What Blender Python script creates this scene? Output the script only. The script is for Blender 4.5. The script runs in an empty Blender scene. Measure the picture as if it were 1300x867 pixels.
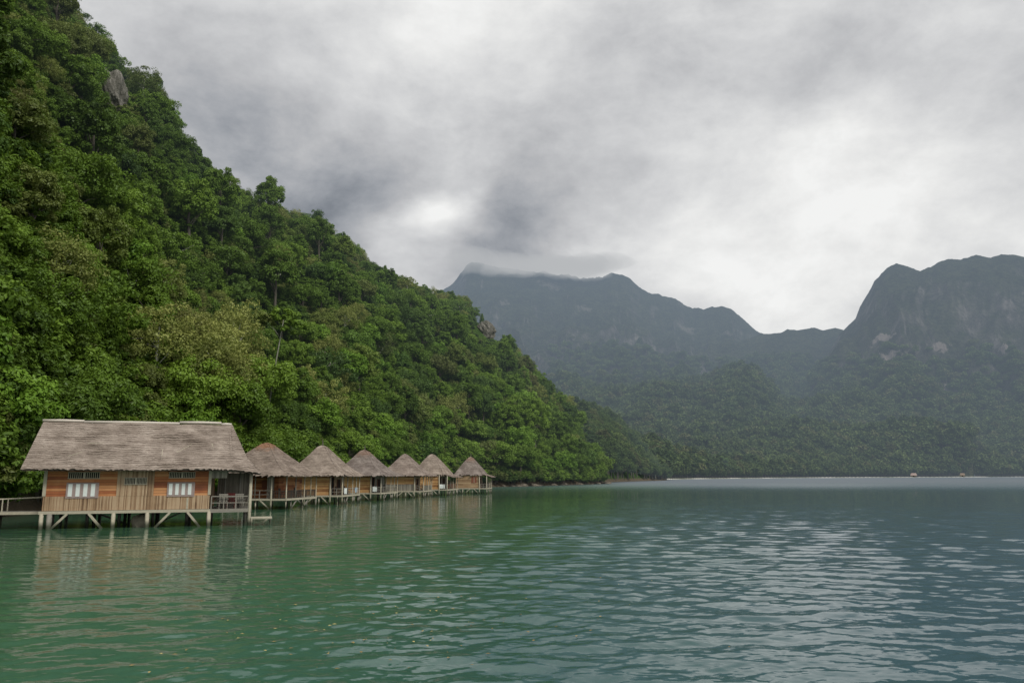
import bpy, bmesh, math, random
import numpy as np
from mathutils import Vector, Matrix, Euler

random.seed(7)
RNG = np.random.default_rng(11)
R = math.radians
scene = bpy.context.scene
col = scene.collection

# ------------------------------------------------------------------ camera
F, CX, CY = 1000.0, 650.0, 433.5
PITCH, ROLL = R(9.72), R(0.15)
CAMZ = 3.0
cam_data = bpy.data.cameras.new('camera')
cam_data.sensor_width = 36.0
cam_data.lens = 36.0 * F / 1300.0
cam_data.clip_start = 0.1
cam_data.clip_end = 30000
cam = bpy.data.objects.new('camera', cam_data)
col.objects.link(cam)
CM = Matrix.Rotation(R(90) + PITCH, 3, 'X') @ Matrix.Rotation(-ROLL, 3, 'Z')
cam.matrix_world = Matrix.Translation((0, 0, CAMZ)) @ CM.to_4x4()
scene.camera = cam
scene.view_settings.view_transform = 'Standard'
scene.view_settings.look = 'None'
scene.view_settings.exposure = 0


def ray(px, py):
    return (CM @ Vector(((px - CX) / F, (CY - py) / F, -1.0))).normalized()


def ground(px, py, z=0.0):
    d = ray(px, py)
    return Vector((0, 0, CAMZ)) + d * ((z - CAMZ) / d.z)


def at(px, py, Y):
    d = ray(px, py)
    return Vector((0, 0, CAMZ)) + d * (Y / d.y)


def tanel(px, py):
    d = ray(px, py)
    return d.z / math.hypot(d.x, d.y)


def azim(px, py=604):
    d = ray(px, py)
    return math.atan2(d.x, d.y)


# ------------------------------------------------------------------ noise helpers
_T = RNG.random((257, 257))


def vnoise(x, y):
    x = np.asarray(x, float); y = np.asarray(y, float)
    xi = np.floor(x).astype(int); yi = np.floor(y).astype(int)
    fx = x - xi; fy = y - yi
    fx = fx * fx * (3 - 2 * fx); fy = fy * fy * (3 - 2 * fy)
    a = _T[xi % 257, yi % 257]; b = _T[(xi + 1) % 257, yi % 257]
    c = _T[xi % 257, (yi + 1) % 257]; d = _T[(xi + 1) % 257, (yi + 1) % 257]
    return (a * (1 - fx) + b * fx) * (1 - fy) + (c * (1 - fx) + d * fx) * fy


def fbm(x, y, o=5, ridged=False):
    s = 0; a = 0.5; n = 0
    for i in range(o):
        v = vnoise(x * 2 ** i + 17.3 * i, y * 2 ** i + 5.1 * i)
        if ridged:
            v = 1 - abs(2 * v - 1)
        s = s + a * v; n += a; a *= 0.5
    return s / n


# ------------------------------------------------------------------ object helpers
def tag(o, label=None, cat=None, group=None, kind=None):
    if label: o['label'] = label
    if cat: o['category'] = cat
    if group: o['group'] = group
    if kind: o['kind'] = kind
    return o


def empty(name, loc=(0, 0, 0), rz=0.0):
    o = bpy.data.objects.new(name, None)
    o.empty_display_size = 0.3
    o.location = loc
    o.rotation_euler = (0, 0, rz)
    col.objects.link(o)
    return o


class MB:
    """collects shapes, builds one mesh object"""
    def __init__(s):
        s.v = []; s.f = []

    def quad(s, *pts):
        n = len(s.v)
        s.v += [tuple(p) for p in pts]
        s.f.append(tuple(range(n, n + len(pts))))
        return s

    def hexa(s, c8):
        n = len(s.v)
        s.v += [tuple(p) for p in c8]
        for f in ((3, 2, 1, 0), (4, 5, 6, 7), (0, 1, 5, 4), (1, 2, 6, 5), (2, 3, 7, 6), (3, 0, 4, 7)):
            s.f.append(tuple(n + i for i in f))

    def box(s, x0, x1, y0, y1, z0, z1):
        s.hexa([(x0, y0, z0), (x1, y0, z0), (x1, y1, z0), (x0, y1, z0), (x0, y0, z1), (x1, y0, z1), (x1, y1, z1), (x0, y1, z1)])
        return s

    def beam(s, a, b, w, h=None, seg=1, wob=0.0):
        h = h or w
        a = Vector(a); b = Vector(b); d = (b - a).normalized()
        up = Vector((0, 0, 1)) if abs(d.z) < 0.9 else Vector((0, 1, 0))
        r = d.cross(up).normalized(); u = r.cross(d)
        r *= w / 2; u *= h / 2
        s.hexa([a - r - u, a + r - u, a + r + u, a - r + u, b - r - u, b + r - u, b + r + u, b - r + u])
        return s
        return s

    def tube(s, pts, rads, n=7, cap=True):
        base = len(s.v)
        pts = [Vector(p) for p in pts]
        for i, p in enumerate(pts):
            d = (pts[min(i + 1, len(pts) - 1)] - pts[max(i - 1, 0)]).normalized()
            up = Vector((0, 0, 1)) if abs(d.z) < 0.9 else Vector((0, 1, 0))
            r = d.cross(up).normalized(); u = r.cross(d)
            for k in range(n):
                t = 2 * math.pi * k / n
                s.v.append(tuple(p + (r * math.cos(t) + u * math.sin(t)) * rads[i]))
        for i in range(len(pts) - 1):
            for k in range(n):
                a = base + i * n + k; b = base + i * n + (k + 1) % n
                s.f.append((a, b, b + n, a + n))
        if cap:
            s.f.append(tuple(base + k for k in reversed(range(n))))
            s.f.append(tuple(base + (len(pts) - 1) * n + k for k in range(n)))
        return s

    def build(s, name, mat, parent=None, smooth=False, bevel=0.0):
        me = bpy.data.meshes.new(name)
        me.from_pydata(s.v, [], s.f)
        me.update()
        if smooth:
            me.shade_smooth()
        me.materials.append(mat)
        o = bpy.data.objects.new(name, me)
        col.objects.link(o)
        if parent: o.parent = parent
        if bevel:
            m = o.modifiers.new('b', 'BEVEL'); m.width = bevel; m.segments = 1
        return o


def mesh_np(name, v, f, mat, smooth=True):
    """mesh from numpy quads"""
    me = bpy.data.meshes.new(name)
    me.vertices.add(len(v)); me.vertices.foreach_set('co', np.asarray(v, np.float32).ravel())
    f = np.asarray(f, np.int32)
    me.loops.add(f.size); me.loops.foreach_set('vertex_index', f.ravel())
    me.polygons.add(len(f))
    me.polygons.foreach_set('loop_start', np.arange(0, f.size, f.shape[1], dtype=np.int32))
    if smooth:
        me.polygons.foreach_set('use_smooth', np.ones(len(f), bool))
    me.update(calc_edges=True)
    if mat: me.materials.append(mat)
    return me


def grid_faces(nu, nv):
    i, j = np.meshgrid(np.arange(nu - 1), np.arange(nv - 1), indexing='ij')
    a = (i * nv + j).ravel()
    return np.stack([a, a + nv, a + nv + 1, a + 1], 1)


# ------------------------------------------------------------------ materials
class NT:
    def __init__(s, name):
        s.m = bpy.data.materials.new(name); s.m.use_nodes = True
        s.t = s.m.node_tree; s.t.nodes.clear()
        s.out = s.n('ShaderNodeOutputMaterial')

    def n(s, typ, **kw):
        nd = s.t.nodes.new(typ)
        for k, v in kw.items():
            if k in ('operation', 'blend_type', 'data_type', 'attribute_name', 'noise_dimensions', 'attribute_type', 'noise_type', 'sky_type', 'feature', 'sun_disc', 'sun_elevation', 'sun_rotation', 'use_clamp', 'clamp', 'invert'):
                setattr(nd, k, v)
        return nd

    def l(s, a, b):
        s.t.links.new(a, b)

    def setv(s, sock, v):
        if isinstance(v, (int, float)): sock.default_value = v
        elif isinstance(v, (tuple, list)):
            sock.default_value = (*v, 1) if len(sock.default_value) == 4 and len(v) == 3 else v
        else: s.l(v, sock)

    def math(s, op, a, b=0.0, c=0.0):
        nd = s.n('ShaderNodeMath', operation=op)
        for i, v in enumerate((a, b, c)): s.setv(nd.inputs[i], v)
        return nd.outputs[0]

    def vmath(s, op, a, b=(0, 0, 0)):
        nd = s.n('ShaderNodeVectorMath', operation=op)
        s.setv(nd.inputs[0], a)
        s.setv(nd.inputs[1], b)
        return nd.outputs['Value'] if op in ('DOT_PRODUCT', 'LENGTH', 'DISTANCE') else nd.outputs[0]

    def mix(s, f, a, b, bt='MIX'):
        nd = s.n('ShaderNodeMix', data_type='RGBA', blend_type=bt)
        s.setv(nd.inputs[0], f); s.setv(nd.inputs[6], a); s.setv(nd.inputs[7], b)
        return nd.outputs[2]

    def noise(s, vec, scale, detail=4, rough=0.55, dist=0.0):
        nd = s.n('ShaderNodeTexNoise')
        if vec is not None: s.l(vec, nd.inputs['Vector'])
        nd.inputs['Scale'].default_value = scale; nd.inputs['Detail'].default_value = detail
        nd.inputs['Roughness'].default_value = rough; nd.inputs['Distortion'].default_value = dist
        return nd.outputs['Fac']

    def white(s, vec):
        nd = s.n('ShaderNodeTexWhiteNoise'); nd.noise_dimensions = '3D'
        s.l(vec, nd.inputs['Vector'])
        return nd.outputs['Value']

    def ramp(s, fac, stops):
        nd = s.n('ShaderNodeValToRGB')
        s.setv(nd.inputs[0], fac)
        e = nd.color_ramp.elements
        while len(e) < len(stops): e.new(0.5)
        for el, (p, c) in zip(e, stops):
            el.position = p; el.color = (*c, 1) if len(c) == 3 else c
        return nd.outputs[0]

    def step(s, v, a, b):
        nd = s.n('ShaderNodeMapRange'); nd.interpolation_type = 'SMOOTHSTEP'
        s.setv(nd.inputs[0], v); nd.inputs[1].default_value = a; nd.inputs[2].default_value = b
        return nd.outputs[0]

    def coord(s, which='Object'):
        return s.n('ShaderNodeTexCoord').outputs[which]

    def sep(s, v):
        nd = s.n('ShaderNodeSeparateXYZ'); s.l(v, nd.inputs[0])
        return nd.outputs

    def comb(s, x, y, z):
        nd = s.n('ShaderNodeCombineXYZ')
        for i, v in enumerate((x, y, z)): s.setv(nd.inputs[i], v)
        return nd.outputs[0]

    def scale(s, v, sc):
        return s.vmath('MULTIPLY', v, sc)

    def bump(s, h, strength=0.5, dist=0.02, normal=None):
        nd = s.n('ShaderNodeBump')
        nd.inputs['Strength'].default_value = strength; nd.inputs['Distance'].default_value = dist
        s.l(h, nd.inputs['Height'])
        if normal is not None: s.l(normal, nd.inputs['Normal'])
        return nd.outputs[0]

    def bsdf(s, colr, rough=0.8, normal=None, **kw):
        nd = s.n('ShaderNodeBsdfPrincipled')
        s.setv(nd.inputs['Base Color'], colr); s.setv(nd.inputs['Roughness'], rough)
        nd.inputs['Specular IOR Level'].default_value = kw.get('spec', 0.3)
        if 'ior' in kw: nd.inputs['IOR'].default_value = kw['ior']
        if normal is not None: s.l(normal, nd.inputs['Normal'])
        return nd.outputs[0]

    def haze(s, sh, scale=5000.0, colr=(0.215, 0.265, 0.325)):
        """aerial perspective painted into the surface as emission, by world distance from the bay"""
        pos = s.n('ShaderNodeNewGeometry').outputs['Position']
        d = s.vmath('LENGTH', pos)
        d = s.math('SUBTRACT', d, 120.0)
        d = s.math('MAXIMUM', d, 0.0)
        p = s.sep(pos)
        hz = s.math('MULTIPLY_ADD', p[2], 0.00055, 1.0)      # painted air glow, stronger near the cloud base
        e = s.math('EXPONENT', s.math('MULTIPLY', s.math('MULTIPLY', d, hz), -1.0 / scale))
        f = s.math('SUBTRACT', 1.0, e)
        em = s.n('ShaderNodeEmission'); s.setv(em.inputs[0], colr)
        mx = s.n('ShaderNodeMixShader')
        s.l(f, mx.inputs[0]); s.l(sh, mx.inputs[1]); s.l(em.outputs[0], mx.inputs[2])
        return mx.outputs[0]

    def done(s, sh):
        s.l(sh, s.out.inputs[0]); return s.m


def mat_leaf(name, dark, mid, bright, hazescale=3600.0, rnd=0.5):
    t = NT(name)
    at_ = t.n('ShaderNodeAttribute', attribute_name='tint').outputs['Fac']
    rv = t.n('ShaderNodeObjectInfo').outputs['Random']
    v = t.math('ADD', t.math('MULTIPLY', at_, 1 - rnd), t.math('MULTIPLY', rv, rnd))
    pos = t.n('ShaderNodeNewGeometry').outputs['Position']
    big = t.noise(pos, 0.022, 3)
    v = t.math('ADD', v, t.math('MULTIPLY', t.math('SUBTRACT', big, 0.5), 0.9))
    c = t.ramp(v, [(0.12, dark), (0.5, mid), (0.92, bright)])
    # a few trees go olive or brownish
    w = t.math('FRACT', t.math('MULTIPLY', rv, 37.7))
    c = t.mix(t.math('MULTIPLY', t.step(w, 0.86, 0.93), 0.5), c, (0.13, 0.115, 0.05))
    c = t.mix(t.math('MULTIPLY', t.step(w, 0.20, 0.08), 0.5), c, (0.035, 0.072, 0.025))
    d = t.n('ShaderNodeBsdfDiffuse'); t.l(c, d.inputs[0])
    tr = t.n('ShaderNodeBsdfTranslucent'); t.l(t.mix(0.4, c, (0.12, 0.17, 0.02), 'MIX'), tr.inputs[0])
    m = t.n('ShaderNodeMixShader'); m.inputs[0].default_value = 0.28
    t.l(d.outputs[0], m.inputs[1]); t.l(tr.outputs[0], m.inputs[2])
    gl = t.n('ShaderNodeBsdfGlossy'); gl.inputs['Roughness'].default_value = 0.45; gl.inputs[0].default_value = (0.6, 0.65, 0.6, 1)
    m2 = t.n('ShaderNodeMixShader'); m2.inputs[0].default_value = 0.02
    t.l(m.outputs[0], m2.inputs[1]); t.l(gl.outputs[0], m2.inputs[2])
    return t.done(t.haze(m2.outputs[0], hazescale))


M = {}
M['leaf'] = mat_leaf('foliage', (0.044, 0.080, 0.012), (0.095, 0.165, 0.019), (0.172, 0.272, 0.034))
M['leaf_olive'] = mat_leaf('olive_foliage', (0.085, 0.105, 0.025), (0.17, 0.20, 0.05), (0.30, 0.32, 0.09), rnd=0.25)
M['leaf_bright'] = mat_leaf('bright_foliage', (0.055, 0.115, 0.012), (0.115, 0.215, 0.022), (0.195, 0.32, 0.04), rnd=0.3)
M['leaf_far'] = mat_leaf('far_foliage', (0.020, 0.036, 0.014), (0.055, 0.085, 0.024), (0.12, 0.16, 0.045), 5000.0)


def mat_bark(name, c1, c2):
    t = NT(name)
    o = t.coord()
    n = t.noise(t.scale(o, (3, 3, 0.6)), 2.0, 5)
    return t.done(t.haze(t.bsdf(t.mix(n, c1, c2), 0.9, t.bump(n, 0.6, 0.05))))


M['bark'] = mat_bark('bark', (0.05, 0.045, 0.035), (0.14, 0.125, 0.10))
M['bark_pale'] = mat_bark('pale_bark', (0.22, 0.22, 0.18), (0.42, 0.42, 0.36))


def mat_thatch(name, c1, c2, c3, rust=0.0):
    t = NT(name)
    o = t.coord()
    p = t.sep(o)
    wob = t.math('MULTIPLY', t.math('SUBTRACT', t.noise(o, 1.3, 2), 0.5), 0.12)
    zz = t.math('ADD', p[2], wob)
    v = t.comb(p[0], p[1], t.math('MULTIPLY', zz, 9.0))
    fine = t.noise(v, 2.6, 6, 0.72)
    band = t.noise(t.comb(t.math('MULTIPLY', p[0], 0.25), t.math('MULTIPLY', p[1], 0.25), t.math('MULTIPLY', zz, 7.0)), 1.4, 5, 0.7)
    blot = t.noise(o, 0.7, 4)
    strand = t.noise(t.scale(o, (16, 16, 5)), 2.2, 4, 0.65)
    f = t.math('ADD', t.math('MULTIPLY', fine, 0.45), t.math('MULTIPLY', band, 0.35))
    f = t.math('ADD', f, t.math('MULTIPLY', strand, 0.3))
    f = t.math('ADD', f, t.math('MULTIPLY', t.math('SUBTRACT', blot, 0.5), 0.40))
    c = t.ramp(f, [(0.40, c1), (0.54, c2), (0.70, c3)])
    if rust:
        rz = t.step(t.math('ADD', p[2], t.math('MULTIPLY', t.noise(o, 1.6, 3), 1.6)), 6.2, 7.0)
        c = t.mix(t.math('MULTIPLY', rz, rust), c, (0.26, 0.115, 0.05))
    b = t.bump(f, 0.9, 0.10)
    return t.done(t.bsdf(c, 0.95, b, spec=0.1))


M['thatch'] = mat_thatch('grey_thatch', (0.085, 0.066, 0.052), (0.205, 0.168, 0.140), (0.38, 0.325, 0.28))
M['thatch_warm'] = mat_thatch('brown_grey_thatch', (0.085, 0.066, 0.055), (0.205, 0.165, 0.140), (0.36, 0.305, 0.265))
M['thatch_rust'] = mat_thatch('rusty_topped_thatch', (0.085, 0.066, 0.055), (0.20, 0.160, 0.132), (0.34, 0.285, 0.24), 0.6)
M['thatch_b'] = mat_thatch('fawn_thatch', (0.10, 0.078, 0.062), (0.23, 0.188, 0.155), (0.40, 0.34, 0.29))
M['thatch_c'] = mat_thatch('dark_fawn_thatch', (0.075, 0.060, 0.052), (0.175, 0.145, 0.128), (0.32, 0.28, 0.25), 0.25)
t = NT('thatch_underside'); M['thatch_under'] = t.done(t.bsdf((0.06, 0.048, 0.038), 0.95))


def mat_plank(name, cols, bw=0.17, vertical=False, lift=0.6, rough=0.7):
    """boards told apart by a random tone per board, dark joints, grain"""
    t = NT(name)
    o = t.coord()
    p = t.sep(o)
    xy = t.math('ADD', p[0], t.math('MULTIPLY', p[1], 1.0))
    k = xy if vertical else p[2]
    u = t.math('DIVIDE', k, bw)
    idx = t.math('FLOOR', u); fr = t.math('FRACT', u)
    seg = t.math('FLOOR', t.math('DIVIDE', t.math('ADD', xy, t.math('MULTIPLY', idx, 1.37)), 4.1)) if not vertical else t.math('MULTIPLY', idx, 0.0)
    rv = t.white(t.comb(idx, seg, 3.0))
    grain = t.noise(t.scale(o, (14, 14, 1.2) if vertical else (1.2, 1.2, 22)), 1.5, 6, 0.7)
    stain = t.noise(o, 0.9, 4)
    f = t.math('ADD', t.math('MULTIPLY', rv, 0.55), t.math('MULTIPLY', grain, 0.45))
    f = t.math('ADD', f, t.math('MULTIPLY', t.math('SUBTRACT', stain, 0.5), 0.6))
    c = t.ramp(f, [(0.15 + 0.6 * i / (len(cols) - 1), cc) for i, cc in enumerate(cols)])
    j = t.math('MINIMUM', fr, t.math('SUBTRACT', 1.0, fr))
    js = t.step(j, 0.0, 0.09)
    c = t.mix(t.math('MULTIPLY', t.math('SUBTRACT', 1.0, js), 0.75), c, (0.03, 0.018, 0.01))
    h = t.math('ADD', t.math('MULTIPLY', js, 0.8), t.math('MULTIPLY', grain, 0.25))
    return t.done(t.bsdf(c, rough, t.bump(h, lift, 0.02)))


M['plank'] = mat_plank('orange_planks', [(0.17, 0.055, 0.028), (0.29, 0.095, 0.038), (0.40, 0.155, 0.058), (0.51, 0.25, 0.11)])
M['plank_gold'] = mat_plank('golden_planks', [(0.22, 0.10, 0.04), (0.38, 0.20, 0.085), (0.50, 0.285, 0.12), (0.58, 0.36, 0.17)])
M['plank_tan'] = mat_plank('tan_planks', [(0.18, 0.11, 0.06), (0.32, 0.21, 0.12), (0.42, 0.30, 0.18)], 0.25)
M['bamboo'] = mat_plank('weathered_bamboo', [(0.13, 0.078, 0.045), (0.26, 0.165, 0.095), (0.35, 0.24, 0.145), (0.45, 0.33, 0.215)], 0.055, True)
M['bamboo_grey'] = mat_plank('grey_bamboo', [(0.12, 0.105, 0.085), (0.22, 0.20, 0.165), (0.33, 0.30, 0.25)], 0.08, True)


def mat_wood(name, c1, c2, wet=False):
    t = NT(name)
    o = t.coord()
    n = t.noise(t.scale(o, (3, 3, 3)), 2.5, 5, 0.65)
    c = t.mix(n, c1, c2)
    if wet:
        z = t.sep(t.n('ShaderNodeNewGeometry').outputs['Position'])[2]
        zz = t.math('ADD', z, t.math('MULTIPLY', t.noise(o, 4, 3), 0.2))
        c = t.mix(t.step(zz, 0.62, 0.22), c, (0.05, 0.055, 0.035))
    return t.done(t.bsdf(c, 0.8, t.bump(n, 0.4, 0.01)))


M['pale'] = mat_wood('pale_wood', (0.26, 0.235, 0.175), (0.50, 0.46, 0.36), True)
M['greywood'] = mat_wood('grey_wood', (0.14, 0.13, 0.11), (0.30, 0.28, 0.24), True)
M['darkwood'] = mat_wood('dark_wood', (0.03, 0.026, 0.022), (0.09, 0.075, 0.06), True)
M['redwood'] = mat_wood('reddish_wood', (0.16, 0.055, 0.035), (0.26, 0.10, 0.06))
M['mauve'] = mat_wood('faded_mauve_wood', (0.24, 0.185, 0.17), (0.36, 0.29, 0.27))
M['rope'] = mat_wood('finial_wood', (0.08, 0.075, 0.06), (0.16, 0.14, 0.12))
M['white'] = mat_wood('white_cloth', (0.58, 0.62, 0.60), (0.74, 0.78, 0.76))
M['blue'] = mat_wood('pale_blue_cloth', (0.30, 0.42, 0.55), (0.42, 0.55, 0.66))
M['red'] = mat_wood('red_cloth', (0.28, 0.05, 0.05), (0.42, 0.10, 0.09))
t = NT('painted_dark_interior'); M['dark'] = t.done(t.bsdf((0.012, 0.011, 0.010), 0.9))  # near-black panels paint the shade inside doors, windows and vents


def mat_rock(name, c1, c2, c3, sc=0.35):
    t = NT(name)
    o = t.n('ShaderNodeNewGeometry').outputs['Position']
    n = t.noise(t.scale(o, (1, 1, 0.35)), sc, 8, 0.7, 0.6)
    n2 = t.noise(o, sc * 5, 6, 0.7)
    f = t.math('ADD', t.math('MULTIPLY', n, 0.6), t.math('MULTIPLY', n2, 0.4))
    c = t.ramp(f, [(0.36, c1), (0.5, c2), (0.64, c3)])
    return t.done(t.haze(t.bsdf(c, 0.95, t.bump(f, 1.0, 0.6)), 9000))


M['rock'] = mat_rock('limestone', (0.03, 0.035, 0.022), (0.11, 0.105, 0.088), (0.29, 0.275, 0.245), 0.6)
M['rock_brown'] = mat_rock('brown_rock', (0.04, 0.034, 0.026), (0.13, 0.11, 0.085), (0.26, 0.23, 0.19), 0.8)


def mat_undergrowth():
    t = NT('undergrowth')
    pos = t.n('ShaderNodeNewGeometry').outputs['Position']
    n = t.noise(pos, 0.5, 6, 0.7)
    c = t.ramp(n, [(0.35, (0.014, 0.026, 0.007)), (0.6, (0.045, 0.085, 0.018))])
    zz = t.math('ADD', t.sep(pos)[2], t.math('MULTIPLY', n, 2.0))
    c = t.mix(t.step(zz, 3.4, 2.0), c, (0.10, 0.080, 0.055))
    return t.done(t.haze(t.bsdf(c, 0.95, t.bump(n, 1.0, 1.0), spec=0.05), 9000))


M['under'] = mat_undergrowth()


def mat_mountain():
    t = NT('mountain_slopes')
    g = t.n('ShaderNodeNewGeometry')
    pos = g.outputs['Position']; nz = t.sep(g.outputs['Normal'])[2]
    p = t.sep(pos)
    tree = t.noise(pos, 0.07, 5, 0.75)
    mid = t.noise(pos, 0.012, 5, 0.65)
    forest = t.ramp(t.math('ADD', t.math('MULTIPLY', tree, 0.6), t.math('MULTIPLY', mid, 0.4)),
                    [(0.38, (0.014, 0.020, 0.012)), (0.5, (0.036, 0.048, 0.024)), (0.62, (0.075, 0.085, 0.042))])
    streak = t.noise(t.scale(pos, (1, 1, 0.22)), 0.02, 7, 0.72, 0.5)
    rock = t.ramp(streak, [(0.35, (0.035, 0.04, 0.034)), (0.5, (0.115, 0.108, 0.098)), (0.66, (0.30, 0.27, 0.25))])
    patch = t.noise(t.scale(pos, (1, 1, 0.6)), 0.006, 6, 0.62)
    steep = t.step(nz, 0.80, 0.42)
    f = t.math('MULTIPLY', steep, t.step(patch, 0.34, 0.60))
    # rock shows mainly above the forested aprons
    f = t.math('MULTIPLY', f, t.step(p[2], 150.0, 330.0))
    f = t.math('MULTIPLY', f, 0.80)
    c = t.mix(f, forest, rock)
    # freshly broken pale rock faces
    brk = t.noise(t.scale(pos, (1, 1, 0.6)), 0.03, 5, 0.7)
    for (q, rad) in PALE:
        dq = t.vmath('DISTANCE', pos, q)
        k = t.step(t.math('ADD', t.math('DIVIDE', dq, rad), t.math('MULTIPLY', t.math('SUBTRACT', brk, 0.5), 6.0)), 1.1, 0.5)
        c = t.mix(t.math('MULTIPLY', k, 0.75 if q[0] > 900 else 0.35), c, (0.33, 0.285, 0.26))
    b = t.bump(t.math('ADD', tree, t.math('MULTIPLY', streak, 1.5)), 1.0, 18.0)
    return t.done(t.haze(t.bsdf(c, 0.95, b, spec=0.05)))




def mat_sand():
    t = NT('beach_sand')
    n = t.noise(t.coord('Object'), 0.012, 4)
    return t.done(t.haze(t.bsdf(t.ramp(n, [(0.34, (0.10, 0.12, 0.06)), (0.46, (0.34, 0.34, 0.27)), (0.62, (0.6, 0.58, 0.52))]), 0.95)))


M['sand'] = mat_sand()


def mat_water():
    t = NT('sea_water')
    pos = t.n('ShaderNodeNewGeometry').outputs['Position']
    p = t.sep(pos)
    # small ripples on top of the modelled waves; crests lie roughly across the view
    v1 = t.comb(t.math('MULTIPLY', p[0], 0.55), p[1], 0.0)
    rot = t.vmath('ADD', v1, t.comb(t.math('MULTIPLY', p[1], 0.12), 0.0, 0.0))
    a = t.noise(rot, 3.8, 4, 0.6, 0.3)
    b = t.noise(rot, 1.3, 3, 0.5, 0.2)
    c = t.noise(v1, 0.16, 2, 0.5)
    gust = t.noise(pos, 0.010, 3, 0.5)
    gust2 = t.noise(t.scale(pos, (0.4, 1.0, 1.0)), 0.05, 2, 0.5)
    gs = t.math('MULTIPLY_ADD', gust, 0.9, 0.1)
    gs = t.math('MULTIPLY', gs, t.math('MULTIPLY_ADD', gust2, 1.0, 0.5))
    h = t.math('ADD', t.math('MULTIPLY', a, 0.006), t.math('MULTIPLY', b, 0.030))
    h = t.math('ADD', h, t.math('MULTIPLY', c, 0.07))
    h = t.math('MULTIPLY', h, t.math('MULTIPLY_ADD', gs, 0.9, 0.5))
    bump = t.bump(h, 1.0, 1.0)
    # shallow green by the stilt houses, deeper blue towards open water
    sh = t.math('ADD', p[0], t.math('MULTIPLY', p[1], -0.22))
    sh = t.math('ADD', sh, t.math('MULTIPLY', t.math('SUBTRACT', t.noise(pos, 0.06, 3), 0.5), 14.0))
    f = t.step(sh, -16.0, 8.0)
    body = t.mix(f, (0.040, 0.100, 0.058), (0.012, 0.050, 0.064))
    body = t.mix(t.step(p[1], 90.0, 420.0), body, (0.075, 0.095, 0.112))  # sky reflection on distant water painted in as a paler grey body
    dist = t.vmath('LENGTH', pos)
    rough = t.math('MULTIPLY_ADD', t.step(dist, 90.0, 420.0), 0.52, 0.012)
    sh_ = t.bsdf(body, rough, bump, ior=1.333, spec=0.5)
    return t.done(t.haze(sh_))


M['water'] = mat_water()

# ------------------------------------------------------------------ world: overcast sky with darker bands and bright gaps
w = bpy.data.worlds.new('World'); scene.world = w; w.use_nodes = True
t = NT.__new__(NT); t.t = w.node_tree; t.t.nodes.clear(); t.out = t.n('ShaderNodeOutputWorld')
SUN_DIR = Vector((0.50, -0.48, 0.74)).normalized()      # towards the sun
sel = math.asin(SUN_DIR.z); srot = math.atan2(SUN_DIR.x, SUN_DIR.y)
sky = t.n('ShaderNodeTexSky'); sky.sky_type = 'NISHITA'; sky.sun_disc = False
sky.sun_elevation = sel; sky.sun_rotation = srot
bg1 = t.n('ShaderNodeBackground'); t.l(sky.outputs[0], bg1.inputs[0]); bg1.inputs[1].default_value = 0.08
dirv = t.vmath('NORMALIZE', t.coord('Generated'))
d3 = t.sep(dirv)
zc = t.math('ADD', t.math('MAXIMUM', d3[2], 0.0), 0.22)
pc = t.comb(t.math('DIVIDE', d3[0], zc), t.math('DIVIDE', d3[1], zc), 0.0)
n_warp = t.n('ShaderNodeTexNoise'); t.l(t.scale(dirv, (1, 1, 1.8)), n_warp.inputs['Vector']); n_warp.inputs['Scale'].default_value = 3.0; n_warp.inputs['Detail'].default_value = 5
wv = t.vmath('SUBTRACT', n_warp.outputs['Color'], (0.5, 0.5, 0.5))
dw = t.vmath('NORMALIZE', t.vmath('ADD', dirv, t.scale(wv, (0.26, 0.26, 0.24))))
base = t.noise(t.scale(dirv, (1.0, 1.0, 1.7)), 2.3, 8, 0.52, 0.12)
fine = t.noise(t.vmath('ADD', t.scale(dirv, (1.0, 1.0, 1.6)), t.scale(wv, (.07, .07, .05))), 5.2, 10, 0.62, 0.1)
lum = t.math('ADD', 0.72, t.math('MULTIPLY', t.math('SUBTRACT', base, 0.5), 0.60))
lum = t.math('ADD', lum, t.math('MULTIPLY', t.math('SUBTRACT', fine, 0.5), 0.80))


def blob(px, py, sharp, amp):
    global lum
    dd = ray(px, py)
    dp = t.vmath('DOT_PRODUCT', dw, tuple(dd))
    g = t.math('EXPONENT', t.math('MULTIPLY', t.math('SUBTRACT', dp, 1.0), sharp))
    lum = t.math('ADD', lum, t.math('MULTIPLY', g, amp))


blob(330, 250, 55, -0.24)
blob(470, 260, 70, -0.20)
blob(640, 220, 60, -0.13)
blob(860, 130, 60, -0.12)
blob(1150, 60, 50, -0.07)
blob(670, 310, 90, -0.20)
blob(572, 280, 1100, 0.50)
blob(535, 325, 500, 0.30)
blob(1050, 235, 200, 0.20)
blob(1250, 250, 110, 0.15)
blob(820, 290, 260, 0.22)
blob(560, 30, 60, 0.14)
blob(250, 40, 60, 0.06)
blob(960, 360, 160, 0.10)
lum = t.math('MAXIMUM', lum, 0.12)
lum = t.math('MINIMUM', lum, 0.93)
lum = t.math('MULTIPLY', lum, t.math('MULTIPLY_ADD', t.step(d3[2], 0.50, 0.85), 0.85, 1.0))      # overcast is brightest overhead
tintc = t.ramp(lum, [(0.15, (0.86, 0.95, 1.09)), (0.5, (0.98, 0.99, 1.015)), (0.85, (1.0, 1.0, 0.985))])
cc = t.vmath('MULTIPLY', tintc, t.comb(lum, lum, lum))
bg2 = t.n('ShaderNodeBackground'); t.l(cc, bg2.inputs[0]); bg2.inputs[1].default_value = 1.0
mx = t.n('ShaderNodeMixShader'); mx.inputs[0].default_value = 0.95
t.l(bg1.outputs[0], mx.inputs[1]); t.l(bg2.outputs[0], mx.inputs[2]); t.l(mx.outputs[0], t.out.inputs[0])

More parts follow.
